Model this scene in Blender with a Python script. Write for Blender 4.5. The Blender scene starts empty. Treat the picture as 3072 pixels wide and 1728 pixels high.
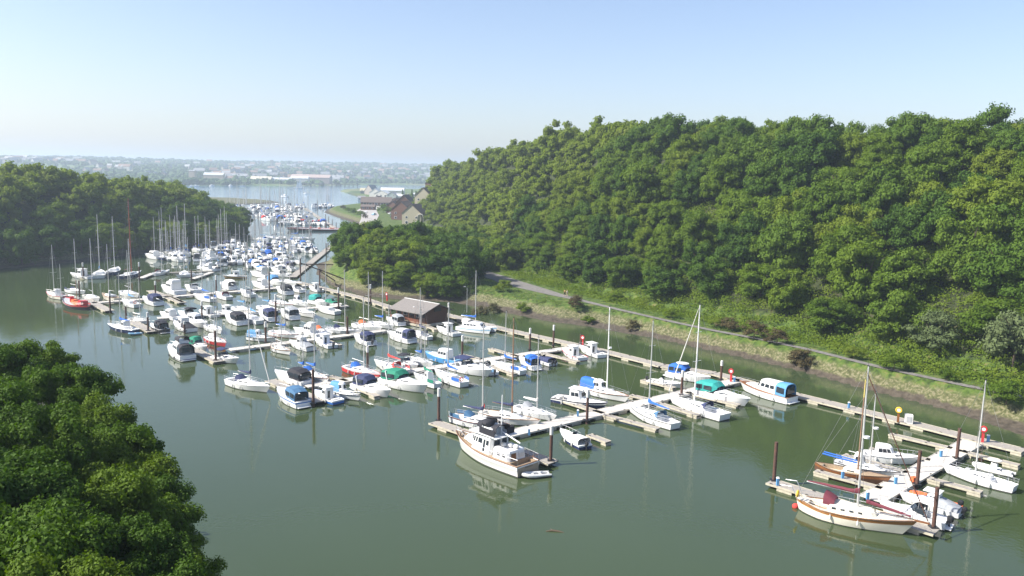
import bpy, math, random
import numpy as np
from mathutils import Vector
R = math.radians
SC = bpy.context.scene
# ------------------------------------------------------------------ camera, sky, sun, exposure
FPX, HZ, ROLL, CAMH = 2400.0, 525.0, 0.022, 33.0
PITCH = math.atan((864 - HZ) / FPX)
cam = bpy.data.cameras.new('camera'); co = bpy.data.objects.new('camera', cam)
SC.collection.objects.link(co); SC.camera = co
cam.sensor_width = 36; cam.lens = 36 * FPX / 3072; cam.clip_end = 20000; cam.clip_start = 0.5
co.location = (0, 0, CAMH)
from mathutils import Matrix
co.rotation_euler = (Matrix.Rotation(R(90) - PITCH, 4, 'X') @ Matrix.Rotation(ROLL, 4, 'Z')).to_euler()
SUN_AZ, SUN_EL = R(-100), R(41)          # azimuth from +Y towards +X
w = bpy.data.worlds.new('World'); SC.world = w; w.use_nodes = True
nt = w.node_tree; bg = nt.nodes['Background']
sky = nt.nodes.new('ShaderNodeTexSky'); sky.sky_type = 'NISHITA'; sky.sun_disc = False
sky.sun_elevation = SUN_EL; sky.sun_rotation = SUN_AZ
sky.air_density = 1.0; sky.dust_density = 1.4; sky.ozone_density = 2.0; sky.altitude = 0
wb = nt.nodes.new('ShaderNodeMix'); wb.data_type = 'RGBA'; wb.blend_type = 'MULTIPLY'; wb.inputs[0].default_value = 1; wb.inputs[7].default_value = (1.03, .97, 1.01, 1)
nt.links.new(sky.outputs[0], wb.inputs[6]); nt.links.new(wb.outputs[2], bg.inputs[0]); bg.inputs[1].default_value = 0.103
sl = bpy.data.lights.new('sun', 'SUN'); sl.energy = 5.0; sl.angle = R(0.55); sl.color = (1, .95, .87)
so = bpy.data.objects.new('sun', sl); SC.collection.objects.link(so)
sd = Vector((math.sin(SUN_AZ) * math.cos(SUN_EL), math.cos(SUN_AZ) * math.cos(SUN_EL), math.sin(SUN_EL)))
so.rotation_euler = sd.to_track_quat('Z', 'Y').to_euler(); so.location = (0, 0, 200)
SC.view_settings.view_transform = 'Standard'; SC.view_settings.look = 'None'
SC.view_settings.exposure = 1.0; SC.view_settings.gamma = 1
SC.cycles.max_bounces = 6; SC.cycles.diffuse_bounces = 2; SC.cycles.glossy_bounces = 3
SC.cycles.transmission_bounces = 3; SC.cycles.volume_bounces = 0; SC.cycles.transparent_max_bounces = 6
SC.cycles.sample_clamp_indirect = 4.0

# ------------------------------------------------------------------ photograph point -> place on the ground
cR, sR, cP, sP = math.cos(ROLL), math.sin(ROLL), math.cos(PITCH), math.sin(PITCH)
def at(px, py, z=0.0):
    u = (px - 1536) / FPX; v = -(py - 864) / FPX
    u2 = cR * u - sR * v; v2 = sR * u + cR * v
    d = (u2, cP + v2 * sP, -sP + v2 * cP); t = (z - CAMH) / d[2]
    return Vector((d[0] * t, d[1] * t, z))
def atd(px, py, D):
    u = (px - 1536) / FPX; v = -(py - 864) / FPX
    u2 = cR * u - sR * v; v2 = sR * u + cR * v
    d = (u2, cP + v2 * sP, -sP + v2 * cP); t = D / d[1]
    return Vector((d[0] * t, D, CAMH + d[2] * t))
ZO = {1: (2200, 1050, .4678), 2: (1250, 1000, .3882), 3: (650, 950, .31056), 4: (1400, 850, .276),
      5: (100, 700, .276), 6: (450, 680, .276), 7: (850, 750, .276), 8: (550, 420, .31056),
      9: (660, 580, .15528), 10: (1000, 520, .138), 11: (640, 720, .11646), 12: (380, 700, .12422), 0: (0, 0, 1)}
def Z(q, x, y, z=0.0):
    o = ZO[q]; return at(o[0] + x * o[2], o[1] + y * o[2], z)

# ------------------------------------------------------------------ object helpers
COL = SC.collection
def tag(o, label=None, cat=None, group=None, kind=None):
    if label: o['label'] = label
    if cat: o['category'] = cat
    if group: o['group'] = group
    if kind: o['kind'] = kind
    return o
def empty(name, loc, rz=0, label=None, cat=None, group=None):
    o = bpy.data.objects.new(name, None); COL.objects.link(o); o.location = loc; o.rotation_euler = (0, 0, rz)
    o.empty_display_size = .3
    return tag(o, label, cat, group)
def copy_tree(root, loc, rz, sc=None, label=None, group=None):
    def cp(o, par):
        c = o.copy(); COL.objects.link(c)
        if par is not None: c.parent = par
        for ch in KIDS.get(o.name, ()): KIDS.setdefault(c.name, []).append(cp(ch, c))
        return c
    r = cp(root, None); r.location = loc; r.rotation_euler = (0, 0, rz)
    if sc is not None: r.scale = sc
    if label: r['label'] = label
    if group: r['group'] = group
    return r
KIDS = {}

# ------------------------------------------------------------------ materials
MATS = {}
def mat(name, c, rough=.5, metal=0.0, var=.12, scale=3.0, bump=0.0, bscale=None, c2=None, coords='Object', spec=None, trans=0.0):
    if name in MATS: return MATS[name]
    m = bpy.data.materials.new(name); m.use_nodes = True; n = m.node_tree.nodes; l = m.node_tree.links
    p = n['Principled BSDF']; p.inputs['Roughness'].default_value = rough; p.inputs['Metallic'].default_value = metal
    if spec is not None: p.inputs['Specular IOR Level'].default_value = spec
    tc = n.new('ShaderNodeTexCoord'); no = n.new('ShaderNodeTexNoise'); no.inputs['Scale'].default_value = scale
    no.inputs['Detail'].default_value = 4; l.new(tc.outputs[coords], no.inputs['Vector'])
    rp = n.new('ShaderNodeValToRGB'); e = rp.color_ramp.elements; e[0].position = .3; e[1].position = .7
    a = c2 if c2 else tuple(x * (1 - var) for x in c)
    e[0].color = (*a, 1); e[1].color = (*c, 1)
    l.new(no.outputs[0], rp.inputs[0]); l.new(rp.outputs[0], p.inputs['Base Color'])
    if bump:
        b = n.new('ShaderNodeBump'); b.inputs['Strength'].default_value = bump; b.inputs['Distance'].default_value = .05
        n2 = n.new('ShaderNodeTexNoise'); n2.inputs['Scale'].default_value = bscale or scale * 4; n2.inputs['Detail'].default_value = 5
        l.new(tc.outputs[coords], n2.inputs['Vector']); l.new(n2.outputs[0], b.inputs['Height']); l.new(b.outputs[0], p.inputs['Normal'])
    MATS[name] = m; return m
WHITE = mat('white_gelcoat', (.80, .80, .78), .22, var=.05, scale=1.5)
CREAM = mat('cream_paint', (.76, .72, .60), .3, var=.06)
OFFW = mat('worn_white', (.70, .69, .65), .5, var=.14)
NAVY = mat('navy_paint', (.018, .03, .10), .25)
BLUE = mat('blue_paint', (.03, .15, .50), .3)
SKYB = mat('light_blue_paint', (.25, .48, .66), .35)
RED = mat('red_paint', (.50, .03, .035), .3)
ORANGE = mat('orange_paint', (.72, .16, .05), .4)
GREY = mat('grey_deck', (.45, .46, .46), .6)
LGREY = mat('pale_grey_deck', (.62, .62, .60), .55)
BLACK = mat('black_paint', (.02, .02, .022), .4)
BOOT = mat('antifoul', (.05, .045, .05), .7)
BOOTR = mat('red_antifoul', (.22, .04, .03), .7)
GLASS = mat('dark_window', (.03, .04, .05), .06, var=.3)
ALU = mat('mast_alloy', (.62, .62, .60), .35, metal=.35, var=.08)
STEEL = mat('rail_steel', (.70, .70, .70), .25, metal=.7)
WIRE = mat('rigging_wire', (.30, .30, .30), .4, metal=.5)
WOOD = mat('varnished_wood', (.24, .095, .032), .3, c2=(.15, .06, .02), scale=6)
TEAK = mat('teak_deck', (.34, .25, .16), .65, c2=(.26, .19, .12), scale=8)
MASTW = mat('brown_mast', (.30, .17, .10), .5)
C = {'blue': mat('blue_canvas', (.02, .13, .50), .8, bump=.2), 'navy': mat('navy_canvas', (.025, .035, .10), .8, bump=.2),
     'black': mat('black_canvas', (.018, .018, .025), .8, bump=.2), 'green': mat('green_canvas', (.01, .20, .12), .8, bump=.2),
     'teal': mat('teal_canvas', (.02, .30, .27), .8, bump=.2), 'red': mat('red_canvas', (.60, .05, .04), .8, bump=.2),
     'maroon': mat('maroon_canvas', (.16, .03, .045), .8, bump=.2), 'white': mat('white_canvas', (.72, .70, .66), .8, bump=.2),
     'grey': mat('grey_canvas', (.33, .35, .37), .8, bump=.2), 'lblue': mat('pale_blue_canvas', (.09, .27, .50), .8, bump=.2),
     'orange': mat('orange_canvas', (.75, .17, .05), .8, bump=.2), 'steelblue': mat('slate_blue_canvas', (.05, .14, .26), .8, bump=.2)}
PLANK = mat('weathered_planks', (.36, .33, .29), .8, c2=(.24, .22, .19), scale=5, bump=.5)
PALE = mat('bleached_planks', (.58, .55, .49), .75, c2=(.45, .42, .37), scale=5, bump=.3)
CONC = mat('float_concrete', (.48, .44, .34), .8, var=.3)
DARKW = mat('dark_fender_board', (.06, .055, .05), .8)
RUST = mat('rusty_pile', (.12, .055, .035), .8, c2=(.05, .03, .025), scale=4, bump=.4)

# ------------------------------------------------------------------ mesh builder
class MB:
    def __init__(s): s.v = []; s.f = []; s.m = []
    def add(s, vs, fs, mi=0):
        k = len(s.v); s.v.extend([tuple(p) for p in vs]); s.f.extend([tuple(i + k for i in f) for f in fs]); s.m.extend([mi] * len(fs)); return s
    def box(s, c, d, rz=0, mi=0, top=1.0):
        x, y, z = d[0] / 2, d[1] / 2, d[2] / 2; cs, sn = math.cos(rz), math.sin(rz); P = []
        for sz in (-1, 1):
            k = top if sz > 0 else 1
            for sx, sy in ((-1, -1), (1, -1), (1, 1), (-1, 1)):
                a, b = sx * x * k, sy * y * k; P.append((c[0] + a * cs - b * sn, c[1] + a * sn + b * cs, c[2] + sz * z))
        return s.add(P, [(3, 2, 1, 0), (4, 5, 6, 7), (0, 1, 5, 4), (1, 2, 6, 5), (2, 3, 7, 6), (3, 0, 4, 7)], mi)
    def loft(s, rings, cap=True, mi=0, closed=True):
        n = len(rings[0]); vs = [p for r in rings for p in r]; fs = []
        for i in range(len(rings) - 1):
            for j in range(n if closed else n - 1):
                a, b = i * n + j, i * n + (j + 1) % n; fs.append((a, b, b + n, a + n))
        if cap: fs.append(tuple(range(n - 1, -1, -1))); fs.append(tuple((len(rings) - 1) * n + j for j in range(n)))
        return s.add(vs, fs, mi)
    def tube(s, pts, r, n=6, mi=0):
        pts = [Vector(p) for p in pts]; rs = r if isinstance(r, (list, tuple)) else [r] * len(pts); rings = []
        for i, p in enumerate(pts):
            d = (pts[min(i + 1, len(pts) - 1)] - pts[max(i - 1, 0)])
            d = d.normalized() if d.length > 1e-6 else Vector((0, 0, 1))
            a = d.orthogonal().normalized() if abs(d.z) < .9 else Vector((1, 0, 0)).cross(d).normalized()
            if abs(d.z) < .9: a = Vector((0, 0, 1)).cross(d).normalized()
            b = d.cross(a)
            rings.append([p + (a * math.cos(t) + b * math.sin(t)) * rs[i] for t in [2 * math.pi * k / n for k in range(n)]])
        return s.loft(rings, True, mi)
    def ball(s, c, r, mi=0, n=8, m=5):
        rings = []
        for i in range(1, m):
            a = math.pi * i / m; rings.append([(c[0] + r[0] * math.sin(a) * math.cos(t), c[1] + r[1] * math.sin(a) * math.sin(t), c[2] - r[2] * math.cos(a)) for t in [2 * math.pi * k / n for k in range(n)]])
        return s.loft(rings, True, mi)
    def torus(s, c, r, r2, ax='y', n=14, m=6, mi=0, wr=None):
        rings = []
        for i in range(n):
            a = 2 * math.pi * i / n; ring = []
            for j in range(m):
                b = 2 * math.pi * j / m; q = r + r2 * math.cos(b); h = r2 * math.sin(b)
                p = {'y': (q * math.cos(a), h, q * math.sin(a)), 'x': (h, q * math.cos(a), q * math.sin(a)), 'z': (q * math.cos(a), q * math.sin(a), h)}[ax]
                ring.append((c[0] + p[0], c[1] + p[1], c[2] + p[2]))
            rings.append(ring)
        vs = [p for q in rings for p in q]; fs = []
        for i in range(n):
            for j in range(m):
                a, b = i * m + j, i * m + (j + 1) % m; a2, b2 = ((i + 1) % n) * m + j, ((i + 1) % n) * m + (j + 1) % m
                fs.append((a, b, b2, a2))
        return s.add(vs, fs, mi)
    def panel(s, q, u0, u1, v0, v1, off=.015, mi=0):
        A, B, Cc, D = [Vector(p) for p in q]       # A-B bottom, D-C top
        f = lambda u, v: (A * (1 - u) + B * u) * (1 - v) + (D * (1 - u) + Cc * u) * v
        n = (B - A).cross(D - A).normalized() * off
        P = [f(u0, v0), f(u1, v0), f(u1, v1), f(u0, v1)]
        return s.add([p - n for p in P] + [p + n for p in P], [(3, 2, 1, 0), (4, 5, 6, 7), (0, 1, 5, 4), (1, 2, 6, 5), (2, 3, 7, 6), (3, 0, 4, 7)], mi)
    def build(s, name, mats, parent=None, smooth=False, label=None):
        me = bpy.data.meshes.new(name); me.from_pydata(s.v, [], s.f)
        for m in (mats if isinstance(mats, (list, tuple)) else [mats]): me.materials.append(m)
        if any(s.m): me.polygons.foreach_set('material_index', s.m)
        if smooth:
            me.polygons.foreach_set('use_smooth', [True] * len(s.f))
            me.set_sharp_from_angle(angle=R(38))
        me.update(); o = bpy.data.objects.new(name, me); COL.objects.link(o)
        if parent is not None: o.parent = parent; KIDS.setdefault(parent.name, []).append(o)
        if label: o['label'] = label
        return o
# ------------------------------------------------------------------ land, water, haze
SHORE_R = [(140, 20), (98, 62), (80, 86), (69, 103), (64, 117), (55, 133), (47, 144), (38, 156), (29, 165), (20, 173), (9, 180), (-3, 192), (-16, 206), (-29, 208), (-41, 214),
           (-52, 233), (-62, 255), (-70, 284), (-66, 310), (-62, 340), (-68, 390), (-78, 425), (-86, 455), (-94, 487), (-104, 522), (-135, 599), (-152, 644), (-162, 700),
           (-158, 745), (-150, 830), (-165, 900), (-180, 946), (-208, 1068), (-297, 1370), (-290, 1450), (-145, 1560), (200, 1700), (900, 1700)]
POLY_R = SHORE_R + [(2500, 1600), (2500, -50), (300, -50)]
SHORE_L = [(-5, -60), (-5, 8), (-8, 28), (-13, 42), (-21, 53), (-29, 63), (-41, 82), (-54, 98), (-74, 122), (-95, 138), (-150, 160), (-168, 180), (-172, 200), (-168, 245), (-158, 259), (-151, 276), (-144, 300), (-137, 330), (-131, 355),
           (-129, 375), (-136, 400), (-150, 440), (-197, 558), (-244, 674), (-262, 740), (-240, 775), (-238, 825), (-262, 868), (-317, 912), (-361, 918), (-500, 900), (-900, 880)]
POLY_L = SHORE_L + [(-2500, 880), (-2500, -60)]
SHORE_F = [(-2500, 1150), (-1100, 1330), (-671, 1480), (-596, 1529), (-546, 1640), (-455, 1712), (-400, 1925), (-330, 2200), (-100, 2300), (900, 2400)]
POLY_F = SHORE_F + [(6000, 2400), (6000, 9000), (-6000, 9000), (-6000, 1150)]
BASE_R = [(150, 20), (108, 82), (83, 113), (76, 122), (67, 134), (60, 149), (46, 168), (35, 184), (24, 201), (13, 221), (4, 242), (-8, 290), (-28, 370), (-52, 450), (-67, 545), (-75, 640), (-60, 700), (0, 760), (200, 800), (900, 800)]
BPOLY = BASE_R + [(2500, 800), (2500, -50), (300, -50)]
def inside(X, Y, poly):
    r = np.zeros(X.shape, bool); n = len(poly)
    for i in range(n):
        x1, y1 = poly[i]; x2, y2 = poly[(i + 1) % n]
        if y1 == y2: continue
        c = ((y1 > Y) != (y2 > Y)) & (X < (x2 - x1) * (Y - y1) / (y2 - y1) + x1); r ^= c
    return r
def dist(X, Y, line):
    d = np.full(X.shape, 1e9)
    for (x1, y1), (x2, y2) in zip(line[:-1], line[1:]):
        dx, dy = x2 - x1, y2 - y1; t = np.clip(((X - x1) * dx + (Y - y1) * dy) / (dx * dx + dy * dy), 0, 1)
        d = np.minimum(d, np.hypot(X - x1 - t * dx, Y - y1 - t * dy))
    return d
def sdist(X, Y, poly, line):
    return dist(X, Y, line) * np.where(inside(X, Y, poly), 1, -1)
def wob(X, Y, s, seed=0):
    return (np.sin(X / s + 1.3 * seed + 1.7 * np.sin(Y / s / 1.3 + seed)) + np.sin(Y / s * .9 + 2.1 * seed + 1.3 * np.sin(X / s / 1.7))) / 2
def sstep(a, b, x):
    t = np.clip((x - a) / (b - a), 0, 1); return t * t * (3 - 2 * t)
PATH = [(1440, 815, 5.5), (1490, 832, 6.5), (1540, 850, 7.5), (1600, 866, 6), (1660, 882, 4), (1745, 902, 2.1), (1860, 930, 1.7), (2000, 962, 1.6), (2130, 990, 1.6), (2290, 1020, 1.6), (2440, 1052, 1.6), (2640, 1102, 1.6), (2900, 1158, 1.6), (3072, 1192, 1.6), (3400, 1262, 1.6)]
PW = [(*at(x, y, 3)[:2], w_) for x, y, w_ in PATH]
FAZ = [-.125, -.115, -.108, -.098, -.088, -.051, -.019, .022, .063, .099, .185, .217, .307, .389, .426, .445, .478, .572, .62, .8]
FVAL = [1.162, 1.162, 1.177, 1.022, 0.889, 0.886, 0.993, 1.062, 1.093, 1.071, 1.012, 1.016, 0.958, 0.954, 0.897, 0.957, 0.947, 0.879, 0.921, 0.921]
def height0(X, Y):
    X = np.asarray(X, float); Y = np.asarray(Y, float)
    dr = sdist(X, Y, POLY_R, SHORE_R) + wob(X, Y, 5, 1) * .45; db = sdist(X, Y, BPOLY, BASE_R)
    bank = np.where(dr > 0, .75 * sstep(0, 3.5, dr) + 2.2 * sstep(3.0, 7, dr) + .12 * wob(X, Y, 2.2, 3) * sstep(1, 6, dr), .11 * dr)
    wdt = 54 - 22 * sstep(200, 420, Y) - 12 * sstep(450, 560, Y); top = 37.5 - 9 * sstep(250, 600, Y); top = top * (1 - sstep(600, 720, Y)) * np.interp(X / np.maximum(Y, 1), FAZ, FVAL)
    bank = bank + np.where(db > 0, top * np.clip(db / wdt, 0, 1) ** 1.05 + 4 * sstep(0, 1, (db - wdt) / 120) + 1.2 * wob(X, Y, 14, 5) * sstep(0, 20, db), 0)
    # wooded knoll behind the pontoon office
    kn = np.exp(-(((X + 38) / 19) ** 2 + ((Y - 244) / 19) ** 2)) * 6.0 + np.exp(-(((X + 12) / 13) ** 2 + ((Y - 216) / 7) ** 2)) * 1.2
    bank = bank + np.where(dr > 0, kn, 0)
    dl = sdist(X, Y, POLY_L, SHORE_L) + wob(X, Y, 7, 2) * 1.5
    tip = np.where(Y > 150, sstep(2, 34, dl) * 20 * (1 - .35 * sstep(300, 400, Y)) * (1 - sstep(420, 560, Y)) + 1.5, 0)
    near = np.where(Y <= 150, 7 * sstep(0, 12, dl) + 8 * sstep(10, 60, dl), 0)
    lb = np.where(dl > 0, np.minimum(dl * .35, 1) * (tip + near) * 1.0 , .11 * dl)
    lb = np.where((dl > 0) & (Y > 500), 1.2 * sstep(0, 12, dl) + 2.6 * sstep(20, 60, dl) * (1 - sstep(700, 860, Y)), lb)
    df = sdist(X, Y, POLY_F, SHORE_F)
    fh = 3 * sstep(0, 15, df) + 9 * sstep(60, 350, df) + 24 * sstep(200, 1100, df) + (22 + 14 * sstep(-2200, -700, X)) * sstep(700, 2300, df) + 4 * wob(X, Y, 180, 4) * sstep(100, 600, df)
    fh = np.where(df > 0, fh, .05 * df)
    return np.maximum(np.maximum(np.maximum(bank, lb), fh), -3.0)
PZ = np.full(len(PW), 3.0)
def height(X, Y):
    X = np.asarray(X, float); Y = np.asarray(Y, float); H = height0(X, Y); bd = np.full(X.shape, 1e9); bz = np.zeros(X.shape); bw = np.zeros(X.shape)
    for i in range(len(PW) - 1):
        (x1, y1, w1), (x2, y2, w2) = PW[i], PW[i + 1]; dx, dy = x2 - x1, y2 - y1; t = np.clip(((X - x1) * dx + (Y - y1) * dy) / (dx * dx + dy * dy), 0, 1)
        d = np.hypot(X - x1 - t * dx, Y - y1 - t * dy); m = d < bd; bd = np.where(m, d, bd); bz = np.where(m, PZ[i] * (1 - t) + PZ[i + 1] * t, bz); bw = np.where(m, w1 * (1 - t) + w2 * t, bw)
    s = sstep(bw / 2 + .9, bw / 2 + 3.2, bd); return np.where(bd < 9, bz * (1 - s) + H * s, H)
def hz(x, y): return float(height(np.array([x]), np.array([y]))[0])
azs = np.concatenate([np.linspace(-2.2, -.72, 60)[:-1], np.arange(-.72, .76, .0045), np.linspace(.76, 2.2, 60)[1:]])
ys = 18 * 1.0155 ** np.arange(0, 400); ys = ys[ys < 8200]
AZ, YY = np.meshgrid(azs, ys); XX = AZ * YY; HH = height(XX, YY)
def grid_mesh(name, XX, YY, HH, m):
    r, c = XX.shape; me = bpy.data.meshes.new(name)
    me.vertices.add(r * c); me.vertices.foreach_set('co', np.stack([XX, YY, HH], -1).ravel().astype(np.float32))
    i = (np.arange(r - 1)[:, None] * c + np.arange(c - 1)[None, :]).ravel()
    F = np.stack([i, i + 1, i + 1 + c, i + c], -1).ravel()
    me.loops.add(len(F)); me.loops.foreach_set('vertex_index', F.astype(np.int32))
    me.polygons.add(len(i)); me.polygons.foreach_set('loop_start', (np.arange(len(i)) * 4).astype(np.int32))
    me.polygons.foreach_set('use_smooth', np.ones(len(i), bool))
    me.update(calc_edges=True); me.materials.append(m)
    o = bpy.data.objects.new(name, me); COL.objects.link(o); return o
def land_material():
    m = bpy.data.materials.new('land'); m.use_nodes = True; n = m.node_tree.nodes; l = m.node_tree.links; p = n['Principled BSDF']
    p.inputs['Roughness'].default_value = .9; p.inputs['Specular IOR Level'].default_value = .2
    g = n.new('ShaderNodeNewGeometry'); sx = n.new('ShaderNodeSeparateXYZ'); l.new(g.outputs['Position'], sx.inputs[0])
    def noise(sc, det=5):
        t = n.new('ShaderNodeTexNoise'); t.inputs['Scale'].default_value = sc; t.inputs['Detail'].default_value = det; l.new(g.outputs['Position'], t.inputs['Vector']); return t.outputs[0]
    def ramp(src, stops):
        r = n.new('ShaderNodeValToRGB'); l.new(src, r.inputs[0]); e = r.color_ramp.elements
        while len(e) < len(stops): e.new(.5)
        for k, (ps, cc) in enumerate(stops): e[k].position = ps; e[k].color = (*cc, 1)
        return r.outputs[0]
    def mix(f, a, b):
        x = n.new('ShaderNodeMix'); x.data_type = 'RGBA'; l.new(f, x.inputs[0]); l.new(a, x.inputs[6]); l.new(b, x.inputs[7]); return x.outputs[2]
    def math_(op, a, b, c=None):
        x = n.new('ShaderNodeMath'); x.operation = op
        for k, v in enumerate((a, b) if c is None else (a, b, c)):
            if isinstance(v, (int, float)): x.inputs[k].default_value = v
            else: l.new(v, x.inputs[k])
        x.use_clamp = False; return x.outputs[0]
    def rng(src, a, b):
        x = n.new('ShaderNodeMapRange'); l.new(src, x.inputs[0]); x.inputs[1].default_value = a; x.inputs[2].default_value = b; return x.outputs[0]
    mud = ramp(noise(1.3), [(.3, (.045, .038, .028)), (.5, (.070, .058, .043)), (.72, (.095, .08, .06))])
    grass = ramp(noise(.8, 8), [(.34, (.03, .05, .012)), (.46, (.06, .10, .018)), (.56, (.085, .13, .024)), (.68, (.14, .13, .05))])
    rough_ = ramp(noise(2.2), [(.3, (.05, .055, .022)), (.5, (.10, .105, .045)), (.65, (.20, .18, .11)), (.75, (.07, .09, .03))])
    hgt = math_('ADD', sx.outputs[2], math_('MULTIPLY', math_('SUBTRACT', noise(.5), .5), 1.2))
    c = mix(rng(hgt, .62, .95), mud, rough_); c = mix(rng(hgt, 1.9, 2.6), c, grass)
    floor_ = ramp(noise(.8), [(.35, (.022, .030, .012)), (.6, (.045, .055, .02)), (.75, (.06, .05, .03))])
    c = mix(rng(hgt, 4.6, 6.0), c, floor_)
    fld = ramp(noise(.006, 3), [(.35, (.045, .075, .03)), (.5, (.10, .15, .05)), (.6, (.16, .17, .09)), (.7, (.07, .10, .04))])
    c = mix(rng(sx.outputs[1], 900, 1300), c, fld)
    l.new(c, p.inputs['Base Color'])
    b = n.new('ShaderNodeBump'); b.inputs['Strength'].default_value = .8; b.inputs['Distance'].default_value = .25
    l.new(noise(1.6, 8), b.inputs['Height']); l.new(b.outputs[0], p.inputs['Normal'])
    return m
LAND = land_material()
tag(grid_mesh('terrain', XX, YY, HH, LAND), kind='structure')
def water_material():
    m = bpy.data.materials.new('estuary_water'); m.use_nodes = True; n = m.node_tree.nodes; l = m.node_tree.links; p = n['Principled BSDF']
    p.inputs['Roughness'].default_value = .045; p.inputs['IOR'].default_value = 1.40
    g = n.new('ShaderNodeNewGeometry')
    a = n.new('ShaderNodeTexNoise'); a.inputs['Scale'].default_value = .02; a.inputs['Detail'].default_value = 3; l.new(g.outputs['Position'], a.inputs['Vector'])
    rp = n.new('ShaderNodeValToRGB'); rp.color_ramp.elements[0].position = .35; rp.color_ramp.elements[1].position = .7
    rp.color_ramp.elements[0].color = (.039, .058, .024, 1); rp.color_ramp.elements[1].color = (.047, .068, .030, 1)
    l.new(a.outputs[0], rp.inputs[0])
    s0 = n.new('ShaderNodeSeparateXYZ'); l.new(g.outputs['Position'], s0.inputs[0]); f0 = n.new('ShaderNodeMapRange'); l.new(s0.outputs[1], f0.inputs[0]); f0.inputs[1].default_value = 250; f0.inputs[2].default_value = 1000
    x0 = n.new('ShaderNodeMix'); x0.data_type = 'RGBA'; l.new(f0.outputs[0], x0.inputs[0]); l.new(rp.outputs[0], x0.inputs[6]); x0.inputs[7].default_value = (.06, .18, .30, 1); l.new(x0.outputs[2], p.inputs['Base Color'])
    def noise(sc, det, sx, sy):
        mp = n.new('ShaderNodeMapping'); mp.inputs['Scale'].default_value = (sx, sy, 1); l.new(g.outputs['Position'], mp.inputs[0])
        t = n.new('ShaderNodeTexNoise'); t.inputs['Scale'].default_value = sc; t.inputs['Detail'].default_value = det; l.new(mp.outputs[0], t.inputs['Vector']); return t.outputs[0]
    # calm and ruffled patches
    ru = noise(.016, 5, 1, .5); rr = n.new('ShaderNodeMapRange'); l.new(ru, rr.inputs[0]); rr.inputs[1].default_value = .40; rr.inputs[2].default_value = .62
    rr.inputs[3].default_value = .05; rr.inputs[4].default_value = .38
    sy = n.new('ShaderNodeSeparateXYZ'); l.new(g.outputs['Position'], sy.inputs[0])
    fr = n.new('ShaderNodeMapRange'); l.new(sy.outputs[1], fr.inputs[0]); fr.inputs[1].default_value = 650; fr.inputs[2].default_value = 1000; fr.inputs[3].default_value = 0; fr.inputs[4].default_value = .8
    ad = n.new('ShaderNodeMath'); ad.operation = 'ADD'; l.new(rr.outputs[0], ad.inputs[0]); l.new(fr.outputs[0], ad.inputs[1])
    b = n.new('ShaderNodeBump'); b.inputs['Distance'].default_value = .05; l.new(ad.outputs[0], b.inputs['Strength'])
    l.new(noise(2.6, 4, 1, .7), b.inputs['Height'])
    b2 = n.new('ShaderNodeBump'); b2.inputs['Distance'].default_value = .12; b2.inputs['Strength'].default_value = .10
    l.new(noise(.35, 2, 1, 1), b2.inputs['Height']); l.new(b2.outputs[0], b.inputs['Normal'])
    l.new(b.outputs[0], p.inputs['Normal'])
    return m
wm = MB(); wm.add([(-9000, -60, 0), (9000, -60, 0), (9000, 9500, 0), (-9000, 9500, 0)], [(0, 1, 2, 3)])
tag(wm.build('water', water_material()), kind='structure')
def haze():
    m = bpy.data.materials.new('haze'); m.use_nodes = True; n = m.node_tree.nodes; n.remove(n['Principled BSDF'])
    v = n.new('ShaderNodeVolumePrincipled'); v.inputs['Color'].default_value = (.72, .87, 1, 1); v.inputs['Density'].default_value = .00027
    v.inputs['Anisotropy'].default_value = .2
    m.node_tree.links.new(v.outputs[0], n['Material Output'].inputs['Volume'])
    b = MB(); b.box((0, 4300, 60), (17000, 8900, 130)); tag(b.build('haze', m), kind='stuff', label='thin pale blue haze over the estuary and the far shore', cat='haze')
haze()
# surfaced path on the right bank, draped on the ground
def ribbon(name, pts, zoff, m, sub=10, fz=None):
    P = []
    for i in range(len(pts) - 1):
        a, b = pts[i], pts[i + 1]
        for k in range(sub): t = k / sub; P.append(tuple(a[j] * (1 - t) + b[j] * t for j in range(3)))
    P.append(pts[-1]); vs = []; K = 5
    for i, p in enumerate(P):
        q0, q1 = P[max(0, i - 1)], P[min(len(P) - 1, i + 1)]; dx, dy = q1[0] - q0[0], q1[1] - q0[1]; L = math.hypot(dx, dy) or 1
        nx, ny = -dy / L, dx / L
        zc = max(hz(p[0] + nx * s * p[2] / 2, p[1] + ny * s * p[2] / 2) for s in (-.6, 0, .6))
        for j in range(K):
            s = (j / (K - 1) - .5) * p[2]; x, y = p[0] + nx * s, p[1] + ny * s; vs.append((x, y, zc + zoff))
    fs = [(i * K + j, i * K + j + 1, (i + 1) * K + j + 1, (i + 1) * K + j) for i in range(len(P) - 1) for j in range(K - 1)]
    b = MB(); b.add(vs, fs); return b.build(name, m)
ASPH = mat('worn_path', (.19, .178, .16), .9, c2=(.12, .112, .10), scale=1.5, bump=.4, coords='Object')
tag(ribbon('path', PW, .07, ASPH), kind='structure')
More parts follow.
